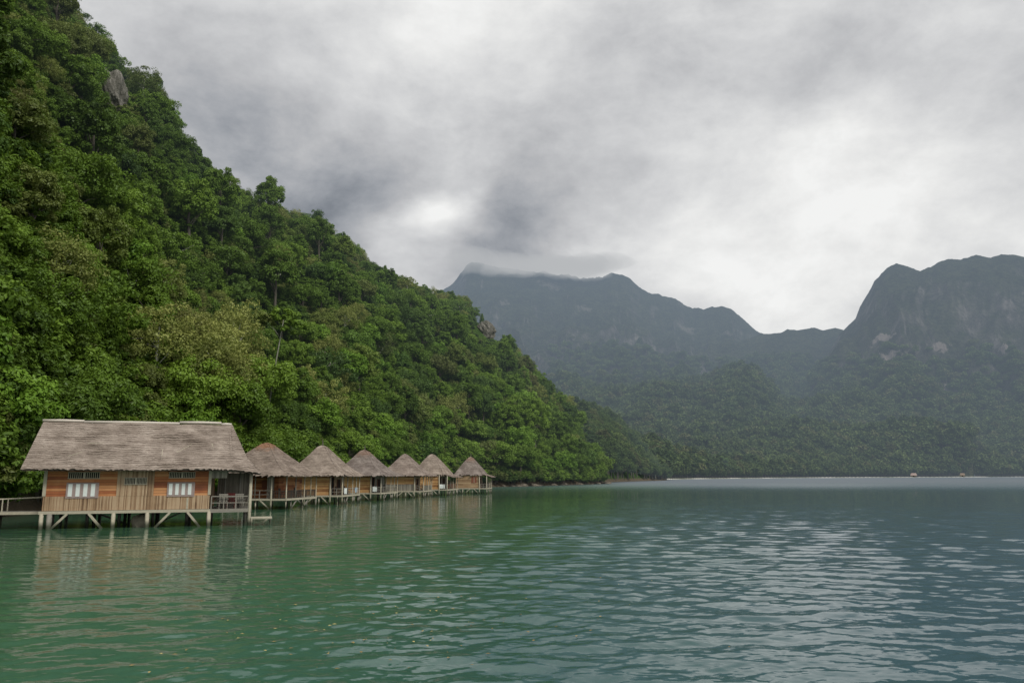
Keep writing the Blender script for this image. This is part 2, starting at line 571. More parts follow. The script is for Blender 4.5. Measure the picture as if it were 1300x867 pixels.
sd = bpy.data.lights.new('sun', 'SUN'); sd.energy = 2.2; sd.angle = R(14); sd.color = (1.0, 0.95, 0.86)
so = bpy.data.objects.new('sun', sd); col.objects.link(so)
so.rotation_euler = SUN_DIR.to_track_quat('Z', 'Y').to_euler()

# ------------------------------------------------------------------ water
az = np.concatenate([np.linspace(-R(80), -R(40), 60)[:-1], np.linspace(-R(40), R(40), 900), np.linspace(R(40), R(80), 60)[1:]])
rr = np.concatenate([[1.5, 3.5], 6.0 * np.exp(np.linspace(0, math.log(110 / 6.0), 760)), 110 * np.exp(np.linspace(0, math.log(12000 / 110.), 110))[1:]])
A, D = np.meshgrid(az, rr, indexing='ij')
X = D * np.sin(A); Y = D * np.cos(A)
Z = np.zeros_like(X)
rw = np.random.default_rng(5)
wx = fbm(X * 0.30, Y * 0.30 + 9, 3); wy = fbm(X * 0.22 + 40, Y * 0.22, 3)
for i in range(72):
    lam = 0.16 * (2.4 / 0.16) ** (rw.random() ** 1.3)
    th = R(90 + 14) + rw.normal() * 0.58
    k = 2 * math.pi / lam
    sl = 0.0118 * (1.0 if lam < 1.6 else 0.62) * (0.6 + 0.8 * rw.random())
    ph = k * (X * math.cos(th) + Y * math.sin(th)) + rw.random() * 6.28 + (wx if i % 2 else wy) * (3.0 + 2.5 * rw.random())
    fade = np.clip(1.4 - D / (60.0 * max(lam, 0.5)), 0, 1)
    Z += sl / k * (np.sin(ph) + 0.22 * np.sin(2 * ph + 0.6)) * fade
gus = 0.45 + 1.1 * fbm(X * 0.05 + 50, Y * 0.03 + 50, 3)
Z *= gus * (0.70 + 0.55 / (1 + np.exp(-(X + 2 + 0.02 * Y) / 5.0)))
me = mesh_np('sea', np.stack([X, Y, Z], -1).reshape(-1, 3), grid_faces(len(az), len(rr))[:, ::-1], M['water'])
sea = bpy.data.objects.new('water', me); col.objects.link(sea); tag(sea, kind='structure')

# ------------------------------------------------------------------ near hill
hillT = np.array([  # px, silhouette y, ridge distance, shore distance
    (-330, -330, 235, 48), (-150, -215, 250, 58), (-40, -115, 262, 72), (0, -75, 266, 77), (60, -18, 276, 86), (84, 6, 280, 90),
    (115, 48, 284, 95), (160, 86, 290, 100), (198, 112, 294, 104), (215, 152, 298, 107), (262, 200, 304, 112), (290, 228, 310, 116),
    (330, 252, 320, 122), (400, 282, 338, 138), (440, 312, 348, 150), (480, 347, 366, 170), (540, 366, 395, 205), (590, 378, 420, 228),
    (620, 404, 432, 236), (660, 444, 440, 246), (700, 492, 448, 270), (722, 508, 452, 285), (740, 532, 450, 297), (752, 562, 430, 310), (764, 606, 400, 330)], float)
hx_az = np.array([azim(p[0], 604) for p in hillT])
TREE_H = 9.0
hx_el = np.array([tanel(p[0], p[1]) for p in hillT])
# silhouette azimuth differs slightly from horizon-row azimuth because of the pitch: use azimuth of the silhouette pixel for the ridge
hx_raz = np.array([azim(p[0], p[1]) for p in hillT])
o_ = np.argsort(hx_raz)


def hill_params(a):
    Rd = np.interp(a, hx_raz[o_], hillT[o_, 2]); el = np.interp(a, hx_raz[o_], hx_el[o_])
    Ds = np.interp(a, hx_az, hillT[:, 3])
    Rd = np.maximum(Rd, Ds + 60)
    return Rd, el, Ds


def hill_z(a, t_):
    """height at azimuth a, t_ = 0 at the shore, 1 at the crest, beyond 1 behind it"""
    Rd, el, Ds = hill_params(a)
    zr = np.maximum(Rd * el + CAMZ - TREE_H, 0.3)
    d = Ds + (Rd - Ds) * t_
    x = d * np.sin(a); y = d * np.cos(a)
    up = np.where(t_ <= 1, np.clip(t_, 0, 1) ** 0.86, np.clip(1 - (t_ - 1) ** 1.6 * 1.1, 0.0, 1))
    z = zr * up
    env = np.clip(t_, 0, 1) * np.clip(1.15 - t_, 0, 1) * 4
    z = z + (fbm(x * 0.021 + 3, y * 0.021, 4) - 0.5) * 22 * env * np.clip(zr / 80, 0.1, 1)
    z = z + np.where(t_ < 0, t_ * 60, 0.6)
    return x, y, z


aa = np.linspace(hx_raz[o_][0], azim(770, 604), 420)
tt = np.concatenate([np.linspace(-0.08, 0, 4)[:-1], np.linspace(0, 1, 90), np.linspace(1, 2.0, 30)[1:]])
A, T = np.meshgrid(aa, tt, indexing='ij')
X, Y, Z = hill_z(A, T)
me = mesh_np('hill_near', np.stack([X, Y, Z], -1).reshape(-1, 3), grid_faces(len(aa), len(tt))[:, ::-1], M['under'])
hill = bpy.data.objects.new('hill', me); col.objects.link(hill); tag(hill, kind='structure')

# headland behind it
headT = np.array([(690, 500, 640, 400), (720, 508, 640, 400), (746, 516, 650, 380), (766, 522, 660, 385), (785, 536, 670, 440), (805, 556, 680, 490), (822, 576, 690, 525),
                  (836, 594, 700, 560), (846, 603, 690, 600)], float)
hd_az = np.array([azim(p[0], 604) for p in headT]); hd_el = np.array([tanel(p[0], p[1]) for p in headT])


def head_z(a, t_):
    Rd = np.interp(a, hd_az, headT[:, 2]); el = np.interp(a, hd_az, hd_el); Ds = np.interp(a, hd_az, headT[:, 3])
    zr = np.maximum(Rd * el + CAMZ - 8.5, 0.3)
    d = Ds + (Rd - Ds) * t_
    x = d * np.sin(a); y = d * np.cos(a)
    up = np.where(t_ <= 1, np.clip(t_, 0, 1) ** 0.8, np.clip(1 - (t_ - 1) ** 1.6, 0, 1))
    z = zr * up + (fbm(x * 0.02, y * 0.02 + 9, 4) - 0.5) * 12 * np.clip(t_, 0, 1) * np.clip(1.2 - t_, 0, 1) * 3
    return x, y, z + np.where(t_ < 0, t_ * 60, 0.5)


aa = np.linspace(hd_az[0], hd_az[-1], 120)
A, T = np.meshgrid(aa, np.concatenate([np.linspace(-0.08, 0, 4)[:-1], np.linspace(0, 2.0, 70)]), indexing='ij')
X, Y, Z = head_z(A, T)
me = mesh_np('headland', np.stack([X, Y, Z], -1).reshape(-1, 3), grid_faces(120, A.shape[1])[:, ::-1], M['under'])
o = bpy.data.objects.new('headland_hill', me); col.objects.link(o); tag(o, kind='structure')

# ------------------------------------------------------------------ far mountains and lowland


def table_el(tb):
    a = np.array([azim(p[0], p[1]) for p in tb]); e = np.array([tanel(p[0], p[1]) for p in tb])
    i = np.argsort(a)
    return a[i], e[i]


LA = table_el([(420, 470), (500, 420), (555, 374), (572, 362), (583, 350), (592, 338), (599, 333), (612, 334), (640, 338), (665, 342), (690, 344), (706, 349), (722, 345), (735, 351),
               (752, 352), (765, 353), (777, 348), (790, 348), (800, 352), (812, 362), (824, 369), (845, 377), (862, 384), (880, 394), (893, 394), (903, 389), (916, 387), (928, 391), (945, 405),
               (960, 419), (975, 428), (1010, 450), (1060, 480), (1200, 540), (1400, 570)])
LB = table_el([(700, 520), (860, 470), (930, 436), (965, 424), (985, 424), (1000, 419), (1012, 421), (1030, 418), (1045, 420), (1060, 418), (1080, 424), (1120, 440), (1300, 500), (1400, 520)])
LC = table_el([(980, 560), (1030, 480), (1055, 445), (1066, 425), (1078, 412), (1086, 404), (1092, 388), (1102, 372), (1110, 356), (1122, 343), (1138, 335), (1150, 339), (1168, 345), (1182, 341),
               (1190, 336), (1205, 333), (1220, 332), (1238, 326), (1258, 329), (1272, 325), (1300, 327), (1340, 322), (1400, 330), (1500, 345), (1700, 420)])
LD = table_el([(540, 500), (640, 495), (700, 496), (740, 500), (790, 498), (840, 492), (870, 490), (905, 486), (922, 474), (942, 471), (962, 478), (978, 494), (990, 514), (1010, 524), (1050, 512), (1090, 500),
               (1150, 520), (1250, 530), (1400, 520), (1700, 540)])
LE = table_el([(540, 575), (700, 560), (800, 560), (860, 566), (900, 560), (960, 552), (1020, 548), (1080, 560), (1150, 552), (1220, 556), (1300, 548), (1400, 555), (1700, 560)])
far_a = np.array([azim(p) for p in (600, 700, 780, 830, 850, 900, 960, 1040, 1150, 1300, 1500, 1800)])
far_d = np.array([640, 640, 640, 680, 740, 900, 1050, 1250, 1450, 1700, 1900, 2100.])


def far_shore(a):
    return np.interp(a, far_a, far_d)


def layer(L, a, d, Dr, prof, back, jag):
    el = np.interp(a, L[0], L[1])
    Ds = far_shore(a) + 20
    H = Dr * el + CAMZ
    f = (d - Ds) / (Dr - Ds)
    h = np.interp(f, [p[0] for p in prof], [p[1] for p in prof])
    h = np.where(f > 1, np.clip(1 - ((d - Dr) / back) ** 1.5, 0, 1), h)
    return H * h, f


def far_z(a, d):
    x = d * np.sin(a); y = d * np.cos(a)
    g = fbm(x * 0.0035, y * 0.0035, 6, True) - 0.62
    g2 = fbm(x * 0.011 + 7, y * 0.011, 5) - 0.5
    # buttresses and gullies running down the faces
    wa = a + 0.07 * (fbm(x * 0.004, y * 0.004 + 4, 3) - 0.5)
    gul = fbm(wa * 42, d * 0.0016, 5, True) - 0.62
    z1, f1 = layer(LA, a, d, 3700, [(0, 0), (.3, .06), (.5, .24), (.7, .46), (.86, .74), (1, 1)], 1500, 10)
    z2, f2 = layer(LB, a, d, 3200, [(0, 0), (.3, .04), (.55, .22), (.8, .60), (1, 1)], 700, 8)
    z3, f3 = layer(LC, a, d, 2900, [(0, 0), (.2, .03), (.45, .22), (.62, .42), (.8, .80), (.92, .94), (1, 1)], 1500, 8)
    z4, f4 = layer(LD, a, d, 2200, [(0, 0), (.3, .06), (.55, .30), (.8, .78), (1, 1)], 420, 6)
    z5, f5 = layer(LE, a, d, 1620, [(0, 0), (.25, .06), (.6, .5), (1, 1)], 900, 6)

    def det(z, f, amp):
        e = np.clip(f * 1.6, 0, 1) * np.clip(1.12 - f, 0.06, 1)
        return z + (g * 1.1 + gul * 0.85 + g2 * 0.7) * amp * e
    z = np.maximum.reduce([det(z1, f1, 260), det(z2, f2, 130), det(z3, f3, 190), det(z4, f4, 100), det(z5, f5, 30)])
    Ds = far_shore(a)
    edge = np.clip((d - Ds) / 60, 0, 1)
    z = np.maximum(z, 0) * edge + 0.8 + np.where(d < Ds + 5, (d - Ds - 5) * 0.12, 0)
    return x, y, z


PALE = []
for px, py, rad in ((1085, 483, 26), (1205, 493, 42), (1235, 505, 26), (1130, 452, 34), (1165, 470, 28), (1118, 430, 30), (1190, 440, 24), (700, 362, 40), (745, 392, 30), (872, 420, 36), (925, 425, 26), (640, 385, 26), (940, 505, 22), (1275, 440, 24)):
    e = tanel(px, py); a = azim(px, py)
    ds_ = np.linspace(1200, 4600, 1500)
    x_, y_, z_ = far_z(np.full(1500, a), ds_)
    hit = np.nonzero((z_ - CAMZ) / ds_ > e)[0]
    if len(hit):
        k = hit[0]; PALE.append(((float(x_[k]), float(y_[k]), float(z_[k])), rad * ds_[k] / 2900.0))
M['mountain'] = mat_mountain()
aa = np.linspace(azim(470), azim(1620), 1300)
dd = np.concatenate([np.linspace(600, 3000, 260), np.linspace(3000, 6200, 130)[1:]])
A, D = np.meshgrid(aa, dd, indexing='ij')
X, Y, Z = far_z(A, D)
me = mesh_np('mountains', np.stack([X, Y, Z], -1).reshape(-1, 3), grid_faces(len(aa), len(dd))[:, ::-1], M['mountain'])
o = bpy.data.objects.new('mountains', me); col.objects.link(o); tag(o, kind='structure')

# beach strip along the far shore
v = []
n = 300
for i in range(n):
    a = azim(832) + (azim(1500) - azim(832)) * i / (n - 1)
    ds = float(far_shore(a)); wdt = 5 + 10 * float(fbm(np.array(a * 40.), np.array(2.), 3))
    for k, (q, z) in enumerate(((-14, -0.4), (1, 0.35), (wdt, 0.9), (wdt + 22, 0.6))):
        v.append(((ds + q) * math.sin(a), (ds + q) * math.cos(a), z))
me = mesh_np('beach', np.array(v), grid_faces(n, 4)[:, ::-1], M['sand'])
o = bpy.data.objects.new('beach', me); col.objects.link(o); tag(o, kind='structure')

# ------------------------------------------------------------------ trees


def crown_arrays(rs, rx, rz, zc, nclump, leaves, lsz, style='round'):
    """quads and tint of a crown made of leaf clumps"""
    cents = []
    tries = 0
    while len(cents) < nclump and tries < 4000:
        tries += 1
        u = rs.normal(size=3); u /= np.linalg.norm(u)
        r = 0.40 + 0.66 * rs.random() ** 0.6
        if u[2] < -0.45: continue
        lump = 1 + 0.28 * math.sin(3 * math.atan2(u[1], u[0]) + rs.random() * 2) * rs.random()
        c = np.array([u[0] * rx * r * lump, u[1] * rx * r * lump, zc + u[2] * rz * r])
        if style == 'layer': c[2] = zc + rz * (0.9 - 1.8 * (int(rs.random() * 4) / 3.0)) * 0.8 + rs.normal() * 0.15
        if style == 'cone':
            q = rs.random() ** 0.8
            ang = rs.random() * 6.28
            c = np.array([math.cos(ang) * rx * (1 - q) * 0.9, math.sin(ang) * rx * (1 - q) * 0.9, zc - rz + 2 * rz * q])
        cents.append(c)
    V = []; TI = []
    for c in cents:
        cr = rx * (0.13 + 0.16 * rs.random())
        m = int(leaves * (0.6 + 0.8 * rs.random()))
        u = rs.normal(size=(m, 3)); u /= np.linalg.norm(u, axis=1)[:, None]
        u[:, 2] = np.where(u[:, 2] < -0.5, -u[:, 2] * 0.6, u[:, 2])
        rad = cr * (0.55 + 0.55 * rs.random(m) ** 0.6)
        P = c + u * rad[:, None] * np.array([1.1, 1.1, 1.0])
        nrm = u + rs.normal(size=(m, 3)) * 0.45 + np.array([0, 0, 0.35])
        nrm /= np.linalg.norm(nrm, axis=1)[:, None]
        tmp = rs.normal(size=(m, 3))
        a = np.cross(nrm, tmp); a /= np.linalg.norm(a, axis=1)[:, None]
        b = np.cross(nrm, a)
        s = lsz * (0.6 + 0.9 * rs.random(m))[:, None]
        q = np.stack([P - a * s, P - b * s * 0.55 - nrm * s * 0.12, P + a * s, P + b * s * 0.55 - nrm * s * 0.12], 1)
        V.append(q.reshape(-1, 3))
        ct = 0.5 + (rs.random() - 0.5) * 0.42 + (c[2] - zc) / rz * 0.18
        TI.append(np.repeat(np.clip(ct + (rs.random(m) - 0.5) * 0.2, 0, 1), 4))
    V = np.concatenate(V); TI = np.concatenate(TI)
    return V, TI, cents


def leaf_mesh(name, V, TI, mat):
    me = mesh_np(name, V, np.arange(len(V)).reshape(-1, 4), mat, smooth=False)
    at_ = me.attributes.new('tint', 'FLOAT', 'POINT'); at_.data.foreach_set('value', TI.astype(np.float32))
    return me


def trunk_mb(rs, h, r0, cents, lean=0.0, nl=7):
    mb = MB()
    top = Vector((lean * h, 0.15 * lean * h, h))
    pts = [Vector((0, 0, -1.5)), Vector((lean * h * .3 + rs.normal() * .08, rs.normal() * .08, h * .35)), Vector((lean * h * .65 + rs.normal() * .12, rs.normal() * .12, h * .7)), top]
    mb.tube(pts, [r0 * 1.3, r0, r0 * .75, r0 * .4], 7)
    idx = rs.permutation(len(cents))[:nl]
    for i in idx:
        c = Vector(cents[i]); st = pts[1].lerp(pts[3], 0.2 + 0.7 * rs.random())
        mid = st.lerp(c, 0.5) + Vector((0, 0, 0.25))
        mb.tube([st, mid, c], [r0 * .38, r0 * .24, r0 * .08], 5)
    return mb


PROTO = {}    # kind -> list of (crown mesh, trunk mesh)
spec = {
    # kind: rx, rz, zc, clumps, leaves, size, style, leaf, bark, trunk h, r
    'broad': (4.3, 3.1, 6.2, 88, 165, 0.160, 'round', 'leaf', 'bark', 6.5, 0.26),
    'tall': (3.2, 4.2, 8.2, 84, 165, 0.155, 'round', 'leaf', 'bark', 9.0, 0.24),
    'layered': (4.4, 2.6, 6.6, 70, 140, 0.17, 'layer', 'leaf', 'bark_pale', 7.5, 0.20),
    'wispy': (3.6, 4.0, 6.8, 80, 85, 0.13, 'round', 'leaf_olive', 'bark_pale', 8.5, 0.17),
    'bright': (3.9, 3.0, 5.6, 72, 150, 0.175, 'round', 'leaf_bright', 'bark', 6.0, 0.22),
    'bushy': (3.0, 2.2, 2.3, 56, 140, 0.15, 'round', 'leaf', 'bark', 2.6, 0.15),
    'dark_cone': (2.6, 4.6, 6.0, 70, 120, 0.15, 'cone', 'leaf', 'bark', 9.0, 0.20),
}
for kname, (rx, rz, zc, nc, lv, ls, sty, lm, bm_, th, tr) in spec.items():
    PROTO[kname] = []
    for vnt in range(3 if kname in ('broad', 'tall') else 2):
        rs = np.random.default_rng(100 + vnt * 31 + sum(map(ord, kname)))
        V, TI, cents = crown_arrays(rs, rx * (0.9 + 0.2 * rs.random()), rz, zc, nc, lv, ls, sty)
        cm_ = leaf_mesh('crown', V, TI, M[lm])
        mb = trunk_mb(rs, th, tr, cents)
        tm = bpy.data.meshes.new('trunk'); tm.from_pydata(mb.v, [], mb.f); tm.materials.append(M[bm_])
        PROTO[kname].append((cm_, tm, V, TI, mb, lm, bm_))


def proto_joined(kname, vnt, step=1, grow=1.0):
    cm_, tm, V, TI, mb, lm, bm_ = PROTO[kname][vnt]
    q = V.reshape(-1, 4, 3)[::step]; ti = TI.reshape(-1, 4)[::step]
    if grow != 1.0:
        c = q.mean(1, keepdims=True); q = c + (q - c) * grow
    v1 = q.reshape(-1, 3); n1 = len(v1)
    me = bpy.data.meshes.new(kname)
    me.from_pydata([tuple(x) for x in v1] + mb.v, [], [tuple(range(4 * i, 4 * i + 4)) for i in range(len(q))] + [tuple(n1 + k for k in f) for f in mb.f])
    me.materials.append(M[lm]); me.materials.append(M[bm_])
    mi = np.zeros(len(me.polygons), np.int32); mi[len(q):] = 1
    me.polygons.foreach_set('material_index', mi)
    a_ = me.attributes.new('tint', 'FLOAT', 'POINT')
    a_.data.foreach_set('value', np.concatenate([ti.ravel(), np.full(len(mb.v), 0.5)]).astype(np.float32))
    return me


def gn_scatter(name, pts, rots, scls, idx, meshes, label, cat):
    """one object of stuff: a point mesh whose geometry nodes draw plants on it"""
    pc_ = bpy.data.collections.new(name + '_plants')
    for i, me in enumerate(meshes):
        ob = bpy.data.objects.new('%s_%02d' % (name, i), me); pc_.objects.link(ob)
    me = bpy.data.meshes.new(name)
    me.vertices.add(len(pts)); me.vertices.foreach_set('co', np.asarray(pts, np.float32).ravel())
    a_ = me.attributes.new('rot', 'FLOAT_VECTOR', 'POINT'); a_.data.foreach_set('vector', np.asarray(rots, np.float32).ravel())
    a_ = me.attributes.new('scl', 'FLOAT_VECTOR', 'POINT'); a_.data.foreach_set('vector', np.asarray(scls, np.float32).ravel())
    a_ = me.attributes.new('pick', 'INT', 'POINT'); a_.data.foreach_set('value', np.asarray(idx, np.int32))
    o = bpy.data.objects.new(name, me); col.objects.link(o)
    ng = bpy.data.node_groups.new(name, 'GeometryNodeTree')
    ng.interface.new_socket('Geometry', in_out='INPUT', socket_type='NodeSocketGeometry')
    ng.interface.new_socket('Geometry', in_out='OUTPUT', socket_type='NodeSocketGeometry')
    N = ng.nodes; gi = N.new('NodeGroupInput'); go = N.new('NodeGroupOutput')
    ip = N.new('GeometryNodeInstanceOnPoints'); ci = N.new('GeometryNodeCollectionInfo')
    ci.inputs['Collection'].default_value = pc_; ci.inputs['Separate Children'].default_value = True; ci.inputs['Reset Children'].default_value = True

    def named(nm, dt):
        x = N.new('GeometryNodeInputNamedAttribute'); x.data_type = dt; x.inputs['Name'].default_value = nm
        return x.outputs['Attribute']
    L = ng.links.new
    L(gi.outputs[0], ip.inputs['Points']); L(ci.outputs[0], ip.inputs['Instance'])
    ip.inputs['Pick Instance'].default_value = True
    L(named('pick', 'INT'), ip.inputs['Instance Index'])
    er = N.new('FunctionNodeEulerToRotation'); L(named('rot', 'FLOAT_VECTOR'), er.inputs[0]); L(er.outputs[0], ip.inputs['Rotation'])
    L(named('scl', 'FLOAT_VECTOR'), ip.inputs['Scale'])
    L(ip.outputs[0], go.inputs[0])
    md = o.modifiers.new('scatter', 'NODES'); md.node_group = ng
    tag(o, label, cat, kind='stuff')
    return o


# keep-outs where the rock shows (px, py, radius px)
ROCKS = [(140, 122, 20, 30), (617, 419, 13, 11), (748, 541, 6, 12)]
rs = np.random.default_rng(21)
cand = []
a0, a1 = hx_raz[o_][0] + 0.08, azim(762)
grid = {}
tries = 0
while tries < 90000:
    tries += 1
    a = a0 + (a1 - a0) * rs.random(); t_ = rs.random() * 1.12
    Rd, el, Ds = hill_params(a)
    d = Ds + (Rd - Ds) * t_
    if rs.random() > d / 460.0: continue
    x, y, z = hill_z(np.array(a), np.array(t_))
    x, y, z = float(x), float(y), float(z)
    sp = 5.0
    key = (int(x // sp), int(y // sp))
    ok = True
    for i in (-1, 0, 1):
        for j in (-1, 0, 1):
            for (qx, qy, qs) in grid.get((key[0] + i, key[1] + j), ()):
                if (qx - x) ** 2 + (qy - y) ** 2 < (2.9 if t_ < 0.1 else 3.9) ** 2: ok = False
    if not ok: continue
    grid.setdefault(key, []).append((x, y, 1))
    cand.append((x, y, z, a, t_, d))


def to_px(p):
    q = CM.transposed() @ (Vector(p) - Vector((0, 0, CAMZ)))
    return CX + F * q.x / -q.z, CY - F * q.y / -q.z


trees = []
for (x, y, z, a, t_, d) in cand:
    px, py = to_px((x, y, z + 5))
    px0, py0 = to_px((x, y, z + 1))
    if px < -60: continue
    skip = False
    for (rx_, ry_, rw_, rh_) in ROCKS:
        if abs(px - rx_) < rw_ + 10 and -14 < py0 - ry_ < rh_ + 34: skip = 'small' if py0 - ry_ > rh_ + 8 else True
    if skip is True: continue
    if abs(px - 343) < 11 and 455 < py < 575: continue
    r = rs.random()
    if t_ < 0.06: kind = 'bushy' if r < 0.45 else ('bright' if r < 0.65 else 'broad')
    elif 250 < px < 330 and t_ < 0.25: kind = 'wispy' if r < 0.7 else 'broad'
    else:
        kind = 'broad' if r < 0.30 else 'tall' if r < 0.62 else 'layered' if r < 0.70 else 'wispy' if r < 0.83 else 'bright' if r < 0.92 else 'bushy' if r < 0.97 else 'dark_cone'
    if px > 600 and t_ > 0.75 and r < 0.4: kind = 'wispy'
    if t_ > 0.88 and r < 0.25: kind = 'layered'
    if t_ > 0.88 and 0.25 < r < 0.45: kind = 'wispy'
    sc = 0.55 + 0.72 * rs.random() ** 1.7
    if rs.random() < 0.07 and kind != 'bushy': sc *= 1.25
    if skip == 'small': kind = 'bushy'; sc = 0.5
    if t_ > 0.78: sc = min(sc, 0.80)
    trees.append([kind, x, y, z - 0.3, sc, d, t_, px, py, a])
trees.sort(key=lambda q: -(q[4] / q[5]))
inview = [q for q in trees if -15 < q[7] < 900]
kinds = list(spec)
KL = {'broad': ('broad_tree', 'broad rounded green tree'), 'tall': ('tall_tree', 'tall narrow green tree'), 'layered': ('layered_tree', 'flat layered tree with pale trunk'),
      'wispy': ('wispy_tree', 'thin wispy olive green tree'), 'bright': ('bright_tree', 'bright yellow green leafy tree'), 'bushy': ('bush', 'low dense green bush'),
      'dark_cone': ('conical_tree', 'dark pointed green tree')}


def zone(q):
    px, py, t_ = q[7], q[8], q[6]
    if px < 270:
        return 'low behind the largest stilt house' if t_ < 0.3 else ('halfway up the slope above the largest house' if t_ < 0.7 else 'near the crest above the largest house')
    if px < 640:
        return 'low behind the row of pointed huts' if t_ < 0.25 else ('halfway up above the row of pointed huts' if t_ < 0.7 else 'near the ridge above the row of pointed huts')
    return 'on the shore just beyond the last pointed hut' if t_ < 0.25 else 'on the hill flank beyond the last pointed hut'


def put_tree(kind, vnt, loc, rz, sc, name, label, cat, group=None, sz=None):
    cm_, tm = PROTO[kind][vnt][:2]
    root = empty(name, loc, rz); root.scale = sz or (sc, sc, sc)
    tag(root, label, cat, group)
    for nm, me in (('crown', cm_), ('trunk', tm)):
        c = bpy.data.objects.new(nm, me); col.objects.link(c); c.parent = root
    return root


top = inview[:292]
rest = [q for q in trees if not any(q is p for p in top[:0])]
topids = set(id(q) for q in top)
for q in top:
    kind, x, y, z, sc, d, t_, px, py, a = q
    vnt = rs.integers(len(PROTO[kind]))
    nm, lb = KL[kind]
    zn = zone(q)
    put_tree(kind, vnt, (x, y, z), rs.random() * 6.28, sc, nm, lb + ' ' + zn, 'bush' if kind == 'bushy' else 'tree',
             ('bushes ' if kind == 'bushy' else lb.replace(' tree', ' trees') + ' ') + zn, (sc, sc, sc * (0.9 + 0.3 * rs.random())))
pts = []; rots = []; scls = []; idx = []
meshes = []; pick = {}
for kd in kinds:
    pick[kd] = []
    for v_ in range(len(PROTO[kd])):
        pick[kd].append(len(meshes)); meshes.append(proto_joined(kd, v_, 2, 1.4))
for q in trees:
    if id(q) in topids: continue
    kind, x, y, z, sc, d, t_, px, py, a = q
    pts.append((x, y, z)); rots.append((rs.normal() * .05, rs.normal() * .05, rs.random() * 6.28))
    scls.append((sc, sc, sc * (0.9 + 0.3 * rs.random()))); idx.append(pick[kind][rs.integers(len(pick[kind]))])
# headland trees
M['leaf_head'] = mat_leaf('headland_foliage', (0.022, 0.042, 0.012), (0.055, 0.092, 0.020), (0.12, 0.17, 0.035), 3000.0)
headm = [proto_joined('broad', 0, 4, 1.9), proto_joined('broad', 1, 4, 1.9), proto_joined('tall', 0, 4, 1.9), proto_joined('tall', 1, 4, 1.9), proto_joined('bright', 0, 4, 1.9), proto_joined('wispy', 0, 4, 1.9)]
for me in headm: me.materials[0] = M['leaf_head']
near_pts = (pts, rots, scls, idx)
gn_scatter('forest', pts, rots, scls, idx, meshes, 'dense mass of green forest covering the steep near hill', 'forest')
pts = []; rots = []; scls = []; idx = []
aH0, aH1 = hd_az[0], hd_az[-1]
g2_ = {}
for _ in range(9000):
    a = aH0 + (aH1 - aH0) * rs.random(); t_ = rs.random() * 1.1
    x, y, z = [float(k) for k in head_z(np.array(a), np.array(t_))]
    key = (int(x // 5.5), int(y // 5.5))
    if key in g2_: continue
    g2_[key] = 1
    r = rs.random(); hk = int(r * 2) if r < .5 * 2 * .5 else 2 + int((r - .5) * 7.9)
    hk = min(max(hk, 0), 5)
    sc = 0.8 + 0.5 * rs.random()
    if a > azim(815): sc *= 0.85
    pts.append((x, y, z - .3)); rots.append((0, 0, rs.random() * 6.28)); scls.append((sc, sc, sc)); idx.append(hk)
print('trees', len(trees), 'stuff', len(pts))
gn_scatter('headland_forest', pts, rots, scls, idx, headm, 'darker bluish forest on the headland behind the near hill', 'forest')

# low leafy growth between the trees, one mass
pts = []; rots = []; scls = []; idx = []
for _ in range(7000):
    a = a0 + (a1 - a0) * rs.random(); t_ = rs.random() ** 1.4 * 1.02
    x, y, z = [float(k) for k in hill_z(np.array(a), np.array(t_))]
    px, py = to_px((x, y, z))
    if any(abs(px - r_[0]) < r_[2] + 3 and abs(py - r_[1]) < r_[3] + 6 for r_ in ROCKS): continue
    s = 0.4 + 0.6 * rs.random()
    pts.append((x, y, z - 0.4)); rots.append((0, 0, rs.random() * 6.28)); scls.append((s * 1.2, s * 1.2, s)); idx.append(rs.integers(2))
gn_scatter('undergrowth', pts, rots, scls, idx, [proto_joined('bushy', 0, 2, 1.3), proto_joined('bushy', 1, 2, 1.3)], 'tangled green undergrowth between the trees of the near hill', 'undergrowth')

# far forest
farm = [proto_joined('broad', 0, 34, 5.4), proto_joined('broad', 1, 34, 5.4), proto_joined('tall', 0, 34, 5.4), proto_joined('broad', 2, 34, 5.4)]
for me in farm:
    me.materials[0] = M['leaf_far']
pts = []; rots = []; scls = []; idx = []
aF0, aF1 = azim(700), azim(1345)
aa_ = aF0 + (aF1 - aF0) * rs.random(46000)
dsh = far_shore(aa_)
dd_ = dsh + 26 + (2900 - dsh) * rs.random(46000) ** 1.15
X, Y, Z = far_z(aa_, dd_)
X2, Y2, Z2 = far_z(aa_, dd_ + 12)
slope = (Z2 - Z) / 12
for i in range(len(aa_)):
    if slope[i] > 1.0 or Z[i] > (400 if aa_[i] < azim(1040) else 270) + 90 * rs.random(): continue
    s = (0.8 + 1.5 * rs.random() ** 2) * (1.0 if dd_[i] < 1500 else 1.35)
    pts.append((X[i], Y[i], Z[i] - 1.5)); rots.append((0, 0, rs.random() * 6.28)); scls.append((s, s, s * .95)); idx.append(rs.integers(4))
# a closed belt of trees right behind the beach
for i in range(2600):
    a = azim(836) + (azim(1345) - azim(836)) * rs.random()
    d = float(far_shore(a)) + 26 + 60 * rs.random() ** 1.6
    x, y, z = [float(k) for k in far_z(np.array(a), np.array(d))]
    s = 0.9 + 0.7 * rs.random()
    pts.append((x, y, z - 1)); rots.append((0, 0, rs.random() * 6.28)); scls.append((s, s, s * 1.1)); idx.append(rs.integers(4))
print('far', len(pts))
gn_scatter('far_forest', pts, rots, scls, idx, farm, 'hazy forest covering the far shore and the lower mountain slopes', 'forest')


